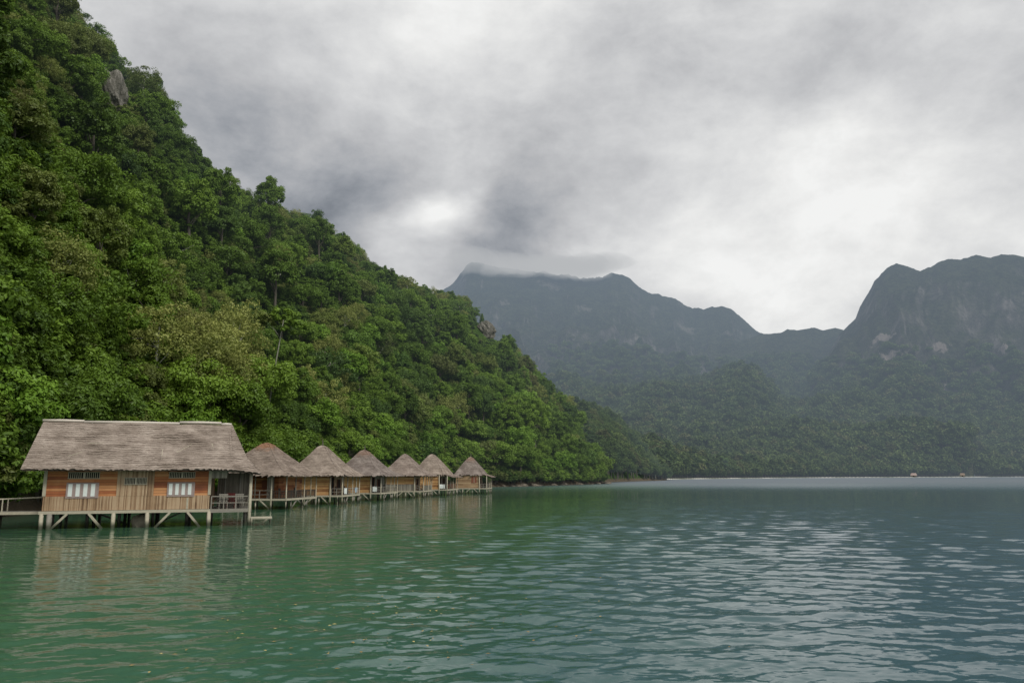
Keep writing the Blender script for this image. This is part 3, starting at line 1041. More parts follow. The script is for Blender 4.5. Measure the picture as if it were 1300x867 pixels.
def hill_at(px, py):
    """point of the near hill seen at a pixel"""
    best = None
    a = azim(px, py)
    e = tanel(px, py)
    ts = np.linspace(0, 1.05, 300)
    x, y, z = hill_z(np.full(300, a), ts)
    d = np.hypot(x, y); el = (z - CAMZ) / d
    i = int(np.argmax(el > e)) if (el > e).any() else 280
    return Vector((float(x[i]), float(y[i]), float(z[i])))


# singular trees
p = hill_at(337, 552)
p = Vector((p.x * .97, p.y * .97, p.z - 1.0)); tall = empty('slender_tree', p); tag(tall, 'very tall slender tree with thin pale bare trunk and tiny crown', 'tree')
L_ = Vector((0, 0, 1))
H_ = 19.5
mb = MB(); mb.tube([(0, 0, -1), (.35, 0, H_ * .3), (1.1, .1, H_ * .65), (2.0, .1, H_)], [.17, .14, .11, .07], 7)
mb.tube([(1.5, .1, H_ * .85), (.4, 0, H_ * .93), (-.6, .2, H_ * .97)], [.07, .05, .03], 5)
mb.tube([(1.8, .1, H_ * .93), (2.8, 0, H_ * .96), (3.8, .2, H_ * .92)], [.07, .05, .03], 5)
mb.build('trunk', mat_bark('grey_bark', (0.12, 0.12, 0.095), (0.26, 0.26, 0.21)), tall, True)
for cx_, cz_ in ((2.1, H_ + .4), (-.7, H_ - .3), (3.9, H_ - 1.3)):
    V, TI, cs = crown_arrays(rs, 2.1, 1.2, 0, 18, 60, .24)
    o = bpy.data.objects.new('crown', leaf_mesh('crown', V, TI, M['leaf'])); col.objects.link(o); o.parent = tall; o.location = (cx_, .1, cz_)


def special(kind, px, py, sc, name, label, dz=0, t_max=None):
    p = hill_at(px, py)
    return put_tree(kind, 0, (p.x, p.y, p.z + dz), rs.random() * 6, sc, name, label, 'tree')


special('wispy', 262, 560, 1.5, 'scrubby_tree', 'scrubby olive tree rising just behind the right end of the largest roof')
special('wispy', 300, 548, 1.1, 'scrubby_tree', 'smaller scrubby olive tree between the largest roof and the rusty topped roof')
special('wispy', 288, 262, 1.15, 'yellowish_tree', 'pale yellowish tree breaking the skyline above the middle of the left slope')
special('layered', 118, 66, 1.0, 'spreading_tree', 'thin spreading tree on the skyline just above the white cliff')
special('layered', 395, 290, 1.1, 'spreading_tree', 'flat spreading tree on the skyline above the second pointed hut')
special('broad', 540, 372, .62, 'round_tree', 'small dark round tree alone on the skyline above the fourth pointed hut')
special('dark_cone', 612, 398, .75, 'pointed_tree', 'dark pointed tree on the ridge just above the small bare rock')
special('bright', 478, 575, 1.0, 'bright_tree', 'vivid light green tree right behind the roof of the third pointed hut')
special('bright', 560, 572, .9, 'bright_tree', 'vivid light green tree between the fifth and sixth pointed roofs')

for px, py, q in ((124, 112, .8), (160, 118, .7), (132, 92, .9), (158, 150, .8), (146, 84, .7), (128, 140, .7)):
    special('bushy', px, py + 24, q, 'bush', 'leafy bush growing at the edge of the high bare white cliff')
for o in [o for o in bpy.data.objects if o.get('label') == 'leafy bush growing at the edge of the high bare white cliff']:
    o['group'] = 'bushes around the white cliff'; o['category'] = 'bush'
# lone light green tree on the far shore
a = azim(918); d_ = float(far_shore(a)) + 24
put_tree('tall', 1, (d_ * math.sin(a), d_ * math.cos(a), 0.8), 1.0, 2.0, 'shore_tree', 'tall light green tree standing alone behind the far beach', 'tree')

# ------------------------------------------------------------------ rocks


def rock_mesh(seed, sub=3, amp=0.35):
    bm = bmesh.new(); bmesh.ops.create_icosphere(bm, subdivisions=sub, radius=1)
    r_ = np.random.default_rng(seed); off = r_.random(3) * 50
    for v in bm.verts:
        c = v.co
        n1 = float(fbm(np.array(c.x * 1.3 + off[0] + c.z), np.array(c.y * 1.3 + off[1] - c.z * .7), 4, True))
        n2 = float(vnoise(np.array(c.x * 5 + off[2]), np.array(c.z * 1.6 + c.y * 4)))
        v.co = c * (1 + (n1 - .6) * amp * 2 + (n2 - .5) * amp * .5)
    me = bpy.data.meshes.new('rock'); bm.to_mesh(me); bm.free()
    return me


def rock(name, seed, loc, sc, mat, label, cat='rock', group=None, rz=0, sub=3):
    me = rock_mesh(seed, sub); me.materials.append(M[mat])
    o = bpy.data.objects.new(name, me); col.objects.link(o)
    o.location = loc; o.scale = sc; o.rotation_euler = (0, 0, rz)
    tag(o, label, cat, group)
    return o


for (rx_, ry_, rw_, rh_), lb, sd_ in zip(ROCKS, ('bare white limestone cliff high on the left hillside', 'small bare pale rock just below the ridge end', 'thin white rock streak low on the hill flank above water'), (3, 8, 12)):
    p = hill_at(rx_, ry_ + rh_ * .6)
    d = math.hypot(p.x, p.y)
    back = Vector((p.x, p.y, 0)).normalized()
    o = rock('cliff_outcrop', sd_, p - back * 2.5 + Vector((0, 0, .35 * rh_ * d / 1000)), (rw_ * d / 1000 * .85, rh_ * d / 1000 * .5, rh_ * d / 1000 * 1.05), 'rock', lb, 'cliff', rz=math.atan2(-p.x, p.y), sub=5)
for i in range(26):
    a = azim(636) + (azim(775) - azim(636)) * (i + rs.random()) / 26
    Rd, el, Ds = hill_params(a); d = float(Ds) - 0.5 + rs.random() * 2
    s = 0.5 + rs.random() * 1.1
    rock('shore_rock', 40 + i % 5, (d * math.sin(a), d * math.cos(a), 0.05), (s * 1.5, s * 1.2, s * .55), 'rock_brown', 'brown boulder at the waterline beyond the last pointed hut', 'rock', 'boulders along the near shoreline', rs.random() * 6, 2)

# ------------------------------------------------------------------ thatched roofs


def thatch(mb, A_, B_, C_, D_, courses, jag=0.05, lift=0.05, seg=None, rsd=random):
    """courses of thatch over a sloping face: A,B bottom left/right, C,D top right/left"""
    A_, B_, C_, D_ = map(Vector, (A_, B_, C_, D_))
    nrm = (B_ - A_).cross(D_ - A_)
    if nrm.length < 1e-6: nrm = (B_ - A_).cross(C_ - A_)
    nrm.normalize()
    for k in range(courses):
        t0 = k / courses; t1 = min(1.0, (k + 1) / courses + 0.12 / courses)
        l0 = A_.lerp(D_, t0); r0 = B_.lerp(C_, t0); l1 = A_.lerp(D_, t1); r1 = B_.lerp(C_, t1)
        wdt = (r0 - l0).length
        n = seg or max(2, int(wdt / 0.10))
        dn = (A_ - D_).normalized() if (A_ - D_).length > 1e-6 else Vector((0, 0, -1))
        prev = None
        for i in range(n + 1):
            s = i / n
            q_ = l0.lerp(r0, s)
            amp_ = 0.22 * min(1.0, 6 * s, 6 * (1 - s))
            nz_ = vnoise(np.array([q_.x * .8 + q_.y * .5 + 31, q_.x * 2.3 + 5]), np.array([q_.z * 1.2 + 7, q_.z * 2.5 + q_.y]))
            sag = nrm * (amp_ * (float(nz_[0]) * .6 + float(nz_[1]) * .25 - .45))
            lo = sag + l0.lerp(r0, s) + dn * (rsd.random() ** 2 * jag * (1.6 if k == 0 else 1)) + nrm * (lift * (0.7 + 0.6 * rsd.random()))
            hi = sag + l1.lerp(r1, s) + nrm * 0.005
            if prev:
                mb.quad(prev[0], lo, hi, prev[1])
                mb.quad(prev[2], lo - nrm * (lift + .03), lo, prev[0])
            prev = (lo, hi, lo - nrm * (lift + .03))


def shell(mb, pts_quads, dz=-0.05):
    for q in pts_quads:
        mb.quad(*[(p[0], p[1], p[2] + dz) for p in q])


def ring_roof(rings, topz, mat, parent, course_h=0.17, jag=0.07):
    mb = MB(); un = MB()
    for k in range(len(rings)):
        x0, x1, y0, y1, z = rings[k]
        if k + 1 < len(rings): X0, X1, Y0, Y1, Z_ = rings[k + 1]
        else:
            xm, ym = (x0 + x1) / 2, (y0 + y1) / 2
            X0 = X1 = xm; Y0, Y1, Z_ = ym - .15, ym + .15, topz
        lo = [(x0, y0, z), (x1, y0, z), (x1, y1, z), (x0, y1, z)]
        hi = [(X0, Y0, Z_), (X1, Y0, Z_), (X1, Y1, Z_), (X0, Y1, Z_)]
        for i in range(4):
            j = (i + 1) % 4
            L = (Vector(hi[i]) - Vector(lo[i])).length
            thatch(mb, lo[i], lo[j], hi[j], hi[i], max(2, int(L / course_h)), jag * (3.6 if k == 0 else 1.3), 0.03)
            if k < len(rings):
                shell(un, [(lo[i], lo[j], hi[j], hi[i])], -0.09)
    r_ = mb.build('roof', mat, parent)
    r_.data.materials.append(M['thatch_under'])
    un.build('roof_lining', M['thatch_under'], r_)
    return r_


# ------------------------------------------------------------------ furniture


def chair(loc, rz, mat, label, group=None, lounge=False):
    r_ = empty('veranda_chair', loc, rz); tag(r_, label, 'chair', group)
    mb = MB().box(-.27, .27, -.26, .26, .38, .43); mb.build('seat', mat, r_)
    mb = MB()
    for k in range(4): mb.box(-.25 + k * .135, -.16 + k * .135, .27, .30, .45, .92)
    mb.box(-.27, .27, .265, .305, .86, .95)
    mb.build('backrest', mat, r_)
    for sx in (-1, 1):
        for sy in (-1, 1):
            MB().box(sx * .24 - .025, sx * .24 + .025, sy * .23 - .025, sy * .23 + .025, 0, .38 if sy < 0 else .45).build('leg', mat, r_)
        MB().box(sx * .27 - .03, sx * .27 + .03, -.26, .28, .60, .63).build('armrest', mat, r_)
    return r_


def table(loc, rz, mat, label, sx=.6, sy=.4):
    r_ = empty('veranda_table', loc, rz); tag(r_, label, 'table')
    MB().box(-sx, sx, -sy, sy, .70, .75).build('tabletop', mat, r_)
    for ax in (-1, 1):
        for ay in (-1, 1):
            MB().box(ax * (sx - .07) - .03, ax * (sx - .07) + .03, ay * (sy - .07) - .03, ay * (sy - .07) + .03, 0, .70).build('leg', mat, r_)
    return r_


def railing(parent, a, b, z, h, n, mat, bal=0.0, balmat=None):
    a = Vector((a[0], a[1], z)); b = Vector((b[0], b[1], z))
    mb = MB()
    mb.beam(a + Vector((0, 0, h)), b + Vector((0, 0, h)), .06, .06)
    if not bal: mb.beam(a + Vector((0, 0, h * .5)), b + Vector((0, 0, h * .5)), .045, .045)
    for i in range(n + 1):
        p = a.lerp(b, i / n); mb.beam(p, p + Vector((0, 0, h)), .06)
    if bal:
        k = int((b - a).length / bal)
        for i in range(1, k):
            p = a.lerp(b, i / k); mb.beam(p + Vector((0, 0, .08)), p + Vector((0, 0, h)), .035)
    return mb.build('railing', mat, parent)


def post(parent, x, y, z0, z1, w, mat, lean=0.0):
    mb = MB(); mb.tube([(x, y, z0), (x + lean * .5 + random.uniform(-.015, .015), y, (z0 + z1) / 2), (x + lean, y, z1)], [w * .55, w * .5, w * .5], 6)
    return mb.build('post', mat, parent, True)


def brace(parent, a, b, w, mat):
    return MB().beam(a, b, w, w).build('brace', mat, parent)


# ------------------------------------------------------------------ the large stilt house
c0 = ground(50, 672)
MR = R(18)
H = empty('stilt_house', (c0.x, c0.y, 0), MR)
tag(H, 'large rectangular orange plank stilt house under a long grey thatched roof', 'house')
FZ = 1.02; W_ = 9.3; V_ = 11.7; DP = 5.8; WT = 3.56
# roof
mb = MB()
ft = [(( -1.1, -.8, 3.50), (10.6, -.8, 3.50), (10.2, 3, 6.5), (-1.0, 3, 6.5), 15),
      ((10.6, 6.8, 3.50), (-1.1, 6.8, 3.50), (-1.0, 3, 6.5), (10.2, 3, 6.5), 15),
      ((10.5, -.8, 3.50), (12.25, -.65, 3.26), (11.4, 1.1, 4.2), (10.4, .3, 4.37), 5),
      ((10.35, .25, 4.37), (11.4, 1.1, 4.2), (10.3, 3, 6.5), (10.05, 3, 6.5), 10),
      ((12.25, -.65, 3.26), (12.25, 6.65, 3.26), (11.4, 4.9, 4.2), (11.4, 1.1, 4.2), 5),
      ((11.4, 1.1, 4.2), (11.4, 4.9, 4.2), (10.22, 3.05, 6.5), (10.22, 2.95, 6.5), 10),
      ((12.25, 6.65, 3.26), (10.6, 6.8, 3.50), (10.5, 5.7, 4.37), (11.4, 4.9, 4.2), 5),
      ((11.4, 4.9, 4.2), (10.5, 5.7, 4.37), (10.2, 3, 6.5), (10.25, 3, 6.5), 10)]
un = MB()
for a_, b_, c_, d_, n_ in ft:
    thatch(mb, a_, b_, c_, d_, int(n_ * 1.5), 0.09, 0.022)
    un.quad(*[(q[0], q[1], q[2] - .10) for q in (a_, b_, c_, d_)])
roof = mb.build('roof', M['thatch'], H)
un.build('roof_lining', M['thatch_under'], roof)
# gable end closing the left side
MB().quad((-.75, -.5, 3.55), (-.75, 3, 6.35), (-.75, 6.5, 3.55)).build('gable', M['bamboo_grey'], H)
# ridge caps
m1 = MB()
for xa, xb, zz in ((-1.05, 1.3, 6.58), (1.3, 7.0, 6.53), (7.0, 9.6, 6.60), (9.6, 10.25, 6.52)):
    m1.tube([(xa, 3, zz), ((xa + xb) / 2, 3.02, zz + .015), (xb, 3, zz)], [.085, .095, .085], 7)
m1.build('ridge_cap', mat_wood('bleached_ridge', (0.38, 0.34, 0.29), (0.62, 0.57, 0.50)), roof, True)
mt = MB()
for a_, b_ in (((7.2, .05, 4.40), (8.0, .75, 4.95)), ((6.35, .3, 4.6), (6.38, -.15, 4.2)), ((9.2, .7, 5.0), (9.3, .45, 4.75)), ((2.0, .9, 4.95), (2.9, .95, 5.0)), ((1.2, -.1, 4.15), (1.9, .2, 4.4))):
    mt.tube([(a_[0], a_[1] - .15, a_[2] + .13), (b_[0], b_[1] - .15, b_[2] + .13)], [.018, .014], 5)
mt.build('loose_stick', M['pale'], roof)
# walls: skirt of bamboo, upper planks, centre bamboo panel
MB().box(.04, W_ - .04, -.03, .05, FZ + .04, 1.90).build('skirt', M['bamboo'], H)
MB().box(.10, 3.95, 0, .06, 1.90, WT).build('wall', M['plank'], H)
MB().box(6.02, W_ - .1, 0, .06, 1.90, WT).build('wall', M['plank_gold'] if False else M['plank'], H)
MB().box(3.95, 6.02, -.045, .055, 1.90, WT).build('wall', M['bamboo'], H)
MB().box(0, .06, .06, DP, FZ + .04, WT).build('wall', M['plank'], H)
MB().box(0.06, W_, DP - .06, DP, FZ + .04, WT).build('wall', M['plank'], H)
MB().box(W_ - .1, W_ - .04, 1.5, DP - .06, FZ + .04, WT - .02).build('wall', M['bamboo'], H)
MB().box(W_ - .1, W_ - .04, .06, 1.5, FZ + .04, 1.95).build('wall', M['bamboo'], H)
# floor, sill beam
MB().box(0, V_, -.02, DP, FZ - .10, FZ).build('floor', M['greywood'], H)
MB().beam((-.12, -.10, FZ - .06), (W_ + .05, -.10, FZ - .06), .09, .17).build('beam', M['pale'], H)
MB().beam((W_ + .05, -.09, FZ - .09), (V_ + .12, -.09, FZ - .07), .09, .22).build('beam', M['greywood'], H)
MB().beam((V_ + .05, -.05, FZ - .09), (V_ + .05, DP, FZ - .09), .09, .2).build('beam', M['greywood'], H)
# corner trims
MB().box(-.02, .16, -.06, .0, 1.92, WT).build('corner_post', M['pale'], H)
MB().box(W_ - .14, W_ + .03, -.06, .06, 1.92, WT).build('corner_post', M['pale'], H)
MB().box(7.95, 8.05, -.05, -.03, FZ + .05, 1.75).build('batten', M['pale'], H)


def big_window(x0, x1, z0, z1):
    fr = MB()
    fr.box(x0, x1, -.035, -.002, z0, z1)
    f = fr.build('window', M['mauve'], H)
    e = MB(); e.box(x0 - .06, x1 + .06, -.07, -.036, z0 - .07, z0 - .01); e.box(x0 - .05, x1 + .05, -.06, -.036, z1, z1 + .05)
    e.box(x0 - .06, x0, -.06, -.036, z0 - .01, z1); e.box(x1, x1 + .06, -.06, -.036, z0 - .01, z1)
    e.build('frame', M['mauve'], f)
    n_ = 4; pw = (x1 - x0) / n_
    for i in range(n_):
        c = MB(); a_ = x0 + pw * i + pw * .10; b_ = a_ + pw * .54
        k = 6
        for j in range(k):
            q0 = a_ + (b_ - a_) * j / k; q1 = a_ + (b_ - a_) * (j + 1) / k
            c.box(q0, q1, -.055 - .012 * (j % 2), -.037, z0 + .03, z1 - .03)
        c.build('curtain', M['white'], f)


def vent(x0, x1, z0, z1, yb=0.0):
    v_ = MB(); v_.box(x0, x1, yb - .01, yb - .003, z0, z1); v = v_.build('vent', M['dark'], H)
    b = MB(); n_ = 15
    for i in range(n_ + 1):
        if i == n_ // 2: continue
        x = x0 + (x1 - x0) * i / n_
        b.box(x - .017, x + .017, yb - .04, yb - .011, z0, z1)
    b.box(x0 - .04, x1 + .04, yb - .045, yb - .012, z1, z1 + .035); b.box(x0 - .04, x1 + .04, yb - .045, yb - .012, z0 - .035, z0)
    xm = (x0 + x1) / 2; b.box(xm - .05, xm + .05, yb - .036, yb - .011, z0, z1)
    b.build('bars', M['pale'], v)


big_window(1.28, 2.92, 1.86, 2.66)
big_window(6.85, 8.32, 1.90, 2.66)
vent(1.28, 2.95, 2.97, 3.30)
vent(6.86, 8.34, 2.99, 3.30)
vent(4.38, 5.60, 2.60, 2.97, -.045)
# stilts
for x, mt_ in ((.0, 'pale'), (.42, 'greywood'), (3.85, 'pale'), (5.72, 'pale'), (9.25, 'pale')):
    post(H, x + .05, -.08, -1.5, FZ - .12, .24 if mt_ == 'pale' else .3, M[mt_])
post(H, V_, -.08, -1.5, WT - .25, .20, M['pale'])
for x in (.3, 2.2, 4.0, 5.9, 7.8, 9.2, 11.5):
    for y in (2.0, 3.9, 5.6):
        post(H, x + random.uniform(-.1, .1), y, -1.5, FZ - .1, .2, M['darkwood' if y > 3 else 'greywood'])
brace(H, (1.40, -.10, FZ - .14), (.45, -.10, -.15), .13, M['pale'])
brace(H, (2.55, -.10, FZ - .14), (3.42, -.10, -.15), .13, M['pale'])
brace(H, (7.05, -.10, FZ - .14), (6.12, -.10, -.15), .13, M['pale'])
brace(H, (8.05, -.10, FZ - .14), (8.90, -.10, -.15), .13, M['pale'])
brace(H, (2.0, 3.9, FZ - .14), (4.2, 3.9, .0), .1, M['greywood'])
brace(H, (7.7, 3.9, FZ - .14), (5.9, 3.9, .0), .1, M['greywood'])
# veranda
railing(H, (W_ + .1, -.02), (V_ - .1, -.02), FZ, .80, 3, M['greywood'])
railing(H, (V_ - .02, .1), (V_ - .02, DP - .1), FZ, .80, 4, M['greywood'])
for x, y in ((10.05, 2.6), (11.0, 2.7), (V_, 2.0), (V_, 4.0), (V_, DP), (10.1, DP)):
    post(H, x, y, FZ, 3.45, .12, M['greywood'])
MB().beam((W_, -.05, 3.42), (V_ + .1, -.05, 3.30), .09, .10).build('beam', M['greywood'], H)
MB().beam((V_ + .03, -.05, 3.28), (V_ + .03, DP, 3.28), .09, .10).build('beam', M['greywood'], H)
MB().box(W_ + .02, W_ + .95, -.01, .02, 2.95, 3.42).build('screen', M['bamboo_grey'], H)
MB().box(9.5, V_ - .1, DP - .1, DP - .05, FZ, 3.3).build('wall', M['bamboo_grey'], H)
wf = lambda x, y, z: H_m @ Vector((x, y, z))
H_m = Matrix.Translation((c0.x, c0.y, 0)) @ Matrix.Rotation(MR, 4, 'Z')
table(wf(10.6, 1.1, FZ), MR, M['greywood'], 'long wooden table on the veranda of the largest stilt house', .75, .4)
chair(wf(10.1, .45, FZ), MR + R(180), M['greywood'], 'wooden chair at the left of the table on the largest house veranda')
chair(wf(11.1, .5, FZ), MR + R(170), M['greywood'], 'wooden chair at the right of the table on the largest house veranda')
chair(wf(10.5, 1.9, FZ), MR, M['red'], 'reddish chair behind the table on the largest house veranda')
# landing with brace
LD_ = empty('landing_step', wf(V_ + .1, -.1, 0), MR); tag(LD_, 'small wooden landing step beside the outer post of the largest house', 'step')
MB().box(0, 1.3, -.05, 1.3, .38, .48).build('deck', M['pale'], LD_)
MB().beam((1.0, .0, .37), (.35, .0, -.2), .11, .11).build('brace', M['pale'], LD_)
post(LD_, .06, 0, -1.2, .38, .12, M['pale'])
post(LD_, 1.2, 1.2, -1.2, .38, .12, M['greywood'])
post(LD_, .06, 1.2, -1.2, .38, .12, M['greywood'])
rock('boulder', 77, wf(5.25, 1.2, .15), (.50, .5, .62), 'rock_brown', 'pale rounded boulder in the water under the largest house')
bpy.data.objects['boulder'].data.materials[0] = mat_wood('pale_boulder', (0.18, 0.16, 0.12), (0.30, 0.27, 0.21))

# walkway to the left
WK = empty('wooden_walkway', wf(-.1, 1.4, 0), MR); tag(WK, 'narrow wooden walkway with handrail leading left from the largest house', 'walkway')
m1 = MB()
for i in range(56):
    m1.box(-.2 * (i + 1) + .02, -.2 * i, -.55, .55, FZ - .05 + random.uniform(-.008, .008), FZ)
m1.build('deck', M['greywood'], WK)
MB().beam((0, -.57, FZ - .09), (-11.2, -.57, FZ - .12), .08, .16).build('beam', M['pale'], WK)
MB().beam((0, .57, FZ - .09), (-11.2, .57, FZ - .12), .08, .16).build('beam', M['greywood'], WK)
for k, yy in enumerate((-.57, .57)):
    MB().tube([(0, yy, FZ + .82), (-2.4, yy, FZ + .72), (-5.5, yy, FZ + .76), (-11.2, yy, FZ + .72)], [.035] * 4, 6).build('handrail', M['pale'], WK)
    for x in (-2.15, -4.4, -6.8, -9.2):
        MB().tube([(x, yy, FZ - .1), (x, yy, FZ + .73)], [.045, .035], 6).build('rail_post', M['pale'], WK)
        post(WK, x - .3, yy, -1.5, FZ - .13, .15, M['greywood' if k == 0 else 'darkwood'])

# ------------------------------------------------------------------ pointed huts
rows = [  # px apex, apex y, distance, scale
    (339, 560.5, 80, 1.08), (409.5, 564, 93, 1.0), (463, 570, 107, 1.0), (514.6, 575, 120, .98), (549, 575.4, 133, .98), (597.6, 579, 146, .96)]
ORD = ['first', 'second', 'third', 'fourth', 'fifth', 'sixth']
hl = ['first pointed hut behind the largest house, roof top patched rusty brown', 'second pointed hut with plain golden plank side wall and white towel',
      'third pointed hut with white cloths over its veranda rail', 'fourth pointed hut with grey bamboo skirt below orange planks',
      'fifth pointed hut with torn roof and separate low veranda roof', 'last and farthest pointed hut with reddish shuttered window']


def hut(i, px, py, Dst, sc):
    apex = at(px, py, Dst)
    hr = R(-7 + (0, 2.5, -2, 3, -3, 1)[i])
    h = empty('pointed_hut', (apex.x, apex.y, 0), hr)
    tag(h, hl[i], 'hut', 'pointed thatched huts on stilts in a row')
    zt = apex.z - .1
    s = sc
    e = 3.18
    rg = [(-3.0 * s, 4.15 * s, -4.1 * s, 4.4 * s, e), (-2.55 * s, 3.0 * s, -3.45 * s, 3.5 * s, e + .55), (-1.8 * s, 2.0 * s, -2.4 * s, 2.5 * s, e + 1.42),
          (-1.0 * s, 1.05 * s, -1.3 * s, 1.35 * s, e + (zt - e) * .72), (-.42 * s, .42 * s, -.6 * s, .6 * s, zt - .22)]
    if i >= 4:      # own small roof over the veranda, lower than the main one
        rg = [(-2.7 * s, 2.9 * s, -3.6 * s, 3.8 * s, e + .12), (-1.95 * s, 2.1 * s, -2.55 * s, 2.65 * s, e + 1.2), (-1.1 * s, 1.15 * s, -1.4 * s, 1.45 * s, e + (zt - e) * .70), (-.42 * s, .42 * s, -.6 * s, .6 * s, zt - .22)]
    rg = [tuple(q + random.uniform(-.07, .07) for q in r_[:4]) + (r_[4],) for r_ in rg]
    rf = ring_roof(rg, zt, [M['thatch_rust'], M['thatch_b'], M['thatch_c'], M['thatch_warm'], M['thatch_b'], M['thatch_c']][i], h)
    mbx = MB(); mbx.tube([(0, 0, zt - .2), (.03, 0, zt + .25), (.0, .02, zt + .6)], [.10, .05, .03], 6)
    if i in (1, 2, 5): mbx.build('finial', M['rope'], rf)
    hx, hy, vx = 2.2 * s, 3.45 * s, 3.55 * s
    FZ = 1.0
    if i >= 4:
        m2 = MB(); u2 = MB()
        q = ((2.2 * s, -3.2 * s, 3.55), (4.3 * s, -3.4 * s, 2.95), (4.3 * s, 3.9 * s, 2.95), (2.2 * s, 3.6 * s, 3.55))
        thatch(m2, q[1], q[2], q[3], q[0], 7, .12, .05)
        u2.quad(*[(a_[0], a_[1], a_[2] - .07) for a_ in q])
        v2 = m2.build('veranda_roof', M['thatch_warm'], h); u2.build('roof_lining', M['thatch_under'], v2)
    wm = {0: 'plank', 1: 'plank_gold', 2: 'plank_gold', 3: 'plank_gold', 4: 'plank_gold', 5: 'plank_tan'}[i]
    # walls
    if i == 0:
        MB().box(-hx, hx, -hy + 1.5, -hy + 1.56, FZ, 3.3).build('wall', M['plank'], h)
        railing(h, (-hx, -hy), (hx, -hy), FZ, .75, 4, M['greywood'])
        MB().box(-hx, hx, -hy + 1.58, hy, FZ, FZ + 2.3).build('room', M['plank'], h)
        for x in (-hx, -hx * .4, hx * .3): post(h, x, -hy, FZ, 3.3, .10, M['greywood'])
        for x in (-.9, .7): MB().box(x, x + .7, -hy + 1.47, -hy + 1.495, FZ + .9, FZ + 1.7).build('window', M['redwood'], h)
    elif i == 3:
        MB().box(-hx, hx, -hy, -hy + .06, FZ + .95, 3.35).build('wall', M[wm], h)
        MB().box(-hx - .02, hx, -hy - .03, -hy + .03, FZ, FZ + .95).build('skirt', M['bamboo_grey'], h)
    else:
        MB().box(-hx, hx, -hy, -hy + .06, FZ, 3.35).build('wall', M[wm], h)
    if i == 5:
        w5 = MB().box(hx - 1.35, hx - .55, -hy - .03, -hy - .003, FZ + .9, FZ + 1.95).build('window', M['redwood'], h)
        MB().box(hx - .99, hx - .91, -hy - .045, -hy - .031, FZ + .9, FZ + 1.95).build('frame', M['pale'], w5)
        MB().box(hx - 1.42, hx - 1.35, -hy - .04, -hy - .003, FZ + .85, FZ + 2.0).build('frame', M['redwood'], w5)
    # sea side: wall set back behind the veranda with dark panels as door and window openings
    MB().box(hx - .5, hx - .44, -hy + .06, hy, FZ, 3.35).build('wall', M['bamboo' if i % 2 else 'bamboo_grey'], h)
    dr = MB().box(hx - .435, hx - .40, -hy + 1.6, -hy + 2.5, FZ, FZ + 1.95).build('door', M['dark'], h)
    fd = MB(); fd.box(hx - .43, hx - .38, -hy + 1.5, -hy + 1.6, FZ, FZ + 2.0); fd.box(hx - .43, hx - .38, -hy + 2.5, -hy + 2.6, FZ, FZ + 2.0); fd.box(hx - .43, hx - .38, -hy + 1.5, -hy + 2.6, FZ + 1.952, FZ + 2.05)
    fd.build('frame', M['redwood'], dr)
    wd = MB().box(hx - .435, hx - .40, .4, 1.6, FZ + .7, FZ + 1.7).build('window', M['dark'], h)
    fd = MB(); fd.box(hx - .43, hx - .38, .3, .4, FZ + .65, FZ + 1.75); fd.box(hx - .43, hx - .38, 1.6, 1.7, FZ + .65, FZ + 1.75); fd.box(hx - .43, hx - .38, .97, 1.03, FZ + .7, FZ + 1.7)
    fd.build('frame', M['redwood'], wd)
    MB().box(-hx, hx - .5, hy - .06, hy, FZ, 3.3).build('wall', M[wm], h)
    MB().box(-hx - .06, -hx, -hy + .06, hy, FZ, 3.3).build('wall', M[wm], h)
    # deck
    MB().box(-hx - .1, vx, -hy - .05, hy + .3, FZ - .12, FZ - .002).build('deck', M['greywood'], h)
    MB().beam((-hx - .2, -hy - .1, FZ - .08), (vx + .1, -hy - .1, FZ - .10), .08, .17).build('beam', M['pale'], h)
    MB().beam((vx + .05, -hy - .1, FZ - .09), (vx + .05, hy + .3, FZ - .09), .08, .18).build('beam', M['pale'], h)
    # tall posts carrying the roof edge
    post(h, hx + .02, -hy - .1, -1.4, 3.4, .17, M['pale'])
    post(h, vx, -hy, -1.4, 3.15, .13, M['pale'])
    for y in (-hy * .4, hy * .2, hy * .65, hy + .2):
        post(h, vx, y, -1.4 if y in (hy + .2, hy * .2) else FZ, 3.1, .11, M['pale' if y > 0 else 'greywood'])
    MB().beam((vx, -hy - .2, 3.08), (vx, hy + .4, 3.08), .07, .08).build('beam', M['greywood'], h)
    # stilts below
    for y in (-hy, 0, hy):
        for x in (-hx, -hx * .4, hx * .35, hx * .95, vx):
            if (y == -hy and x > hx * .9) or (x == vx and y == 0): continue
            post(h, x + random.uniform(-.1, .1), y + random.uniform(-.1, .1), -1.4, FZ - .1, .14, M['greywood' if y > -1 else 'pale'], random.uniform(-.12, .12))
    for y in (-hy * .6, hy * .5):
        post(h, vx - .1, y, -1.4, FZ - .1, .12, M['greywood'], random.uniform(-.1, .1))
    brace(h, (hx * .55, -hy - .1, FZ - .15), (hx + .0, -hy - .1, -.1), .10, M['pale'])
    brace(h, (hx * .2, -hy - .1, FZ - .15), (-hx * .35, -hy - .1, -.1), .10, M['pale'])
    brace(h, (-hx * .8, -hy - .1, FZ - .15), (-hx * .4, -hy - .1, -.1), .10, M['greywood'])
    brace(h, (vx, -hy * .3, FZ - .15), (vx, -hy * .7, -.1), .09, M['greywood'])
    brace(h, (vx, hy * .5, FZ - .15), (vx, hy * .1, -.1), .09, M['greywood'])
    # veranda rail
    railing(h, (hx + .15, -hy - .02), (vx - .05, -hy - .02), FZ, .72, 2, M['darkwood' if i == 0 else 'greywood'], .16 if i in (0, 4) else 0)
    railing(h, (vx - .03, -hy + .1), (vx - .03, hy), FZ, .72, 6, M['darkwood' if i == 0 else 'redwood' if i in (4,) else 'greywood'], .16 if i in (0, 3) else 0)
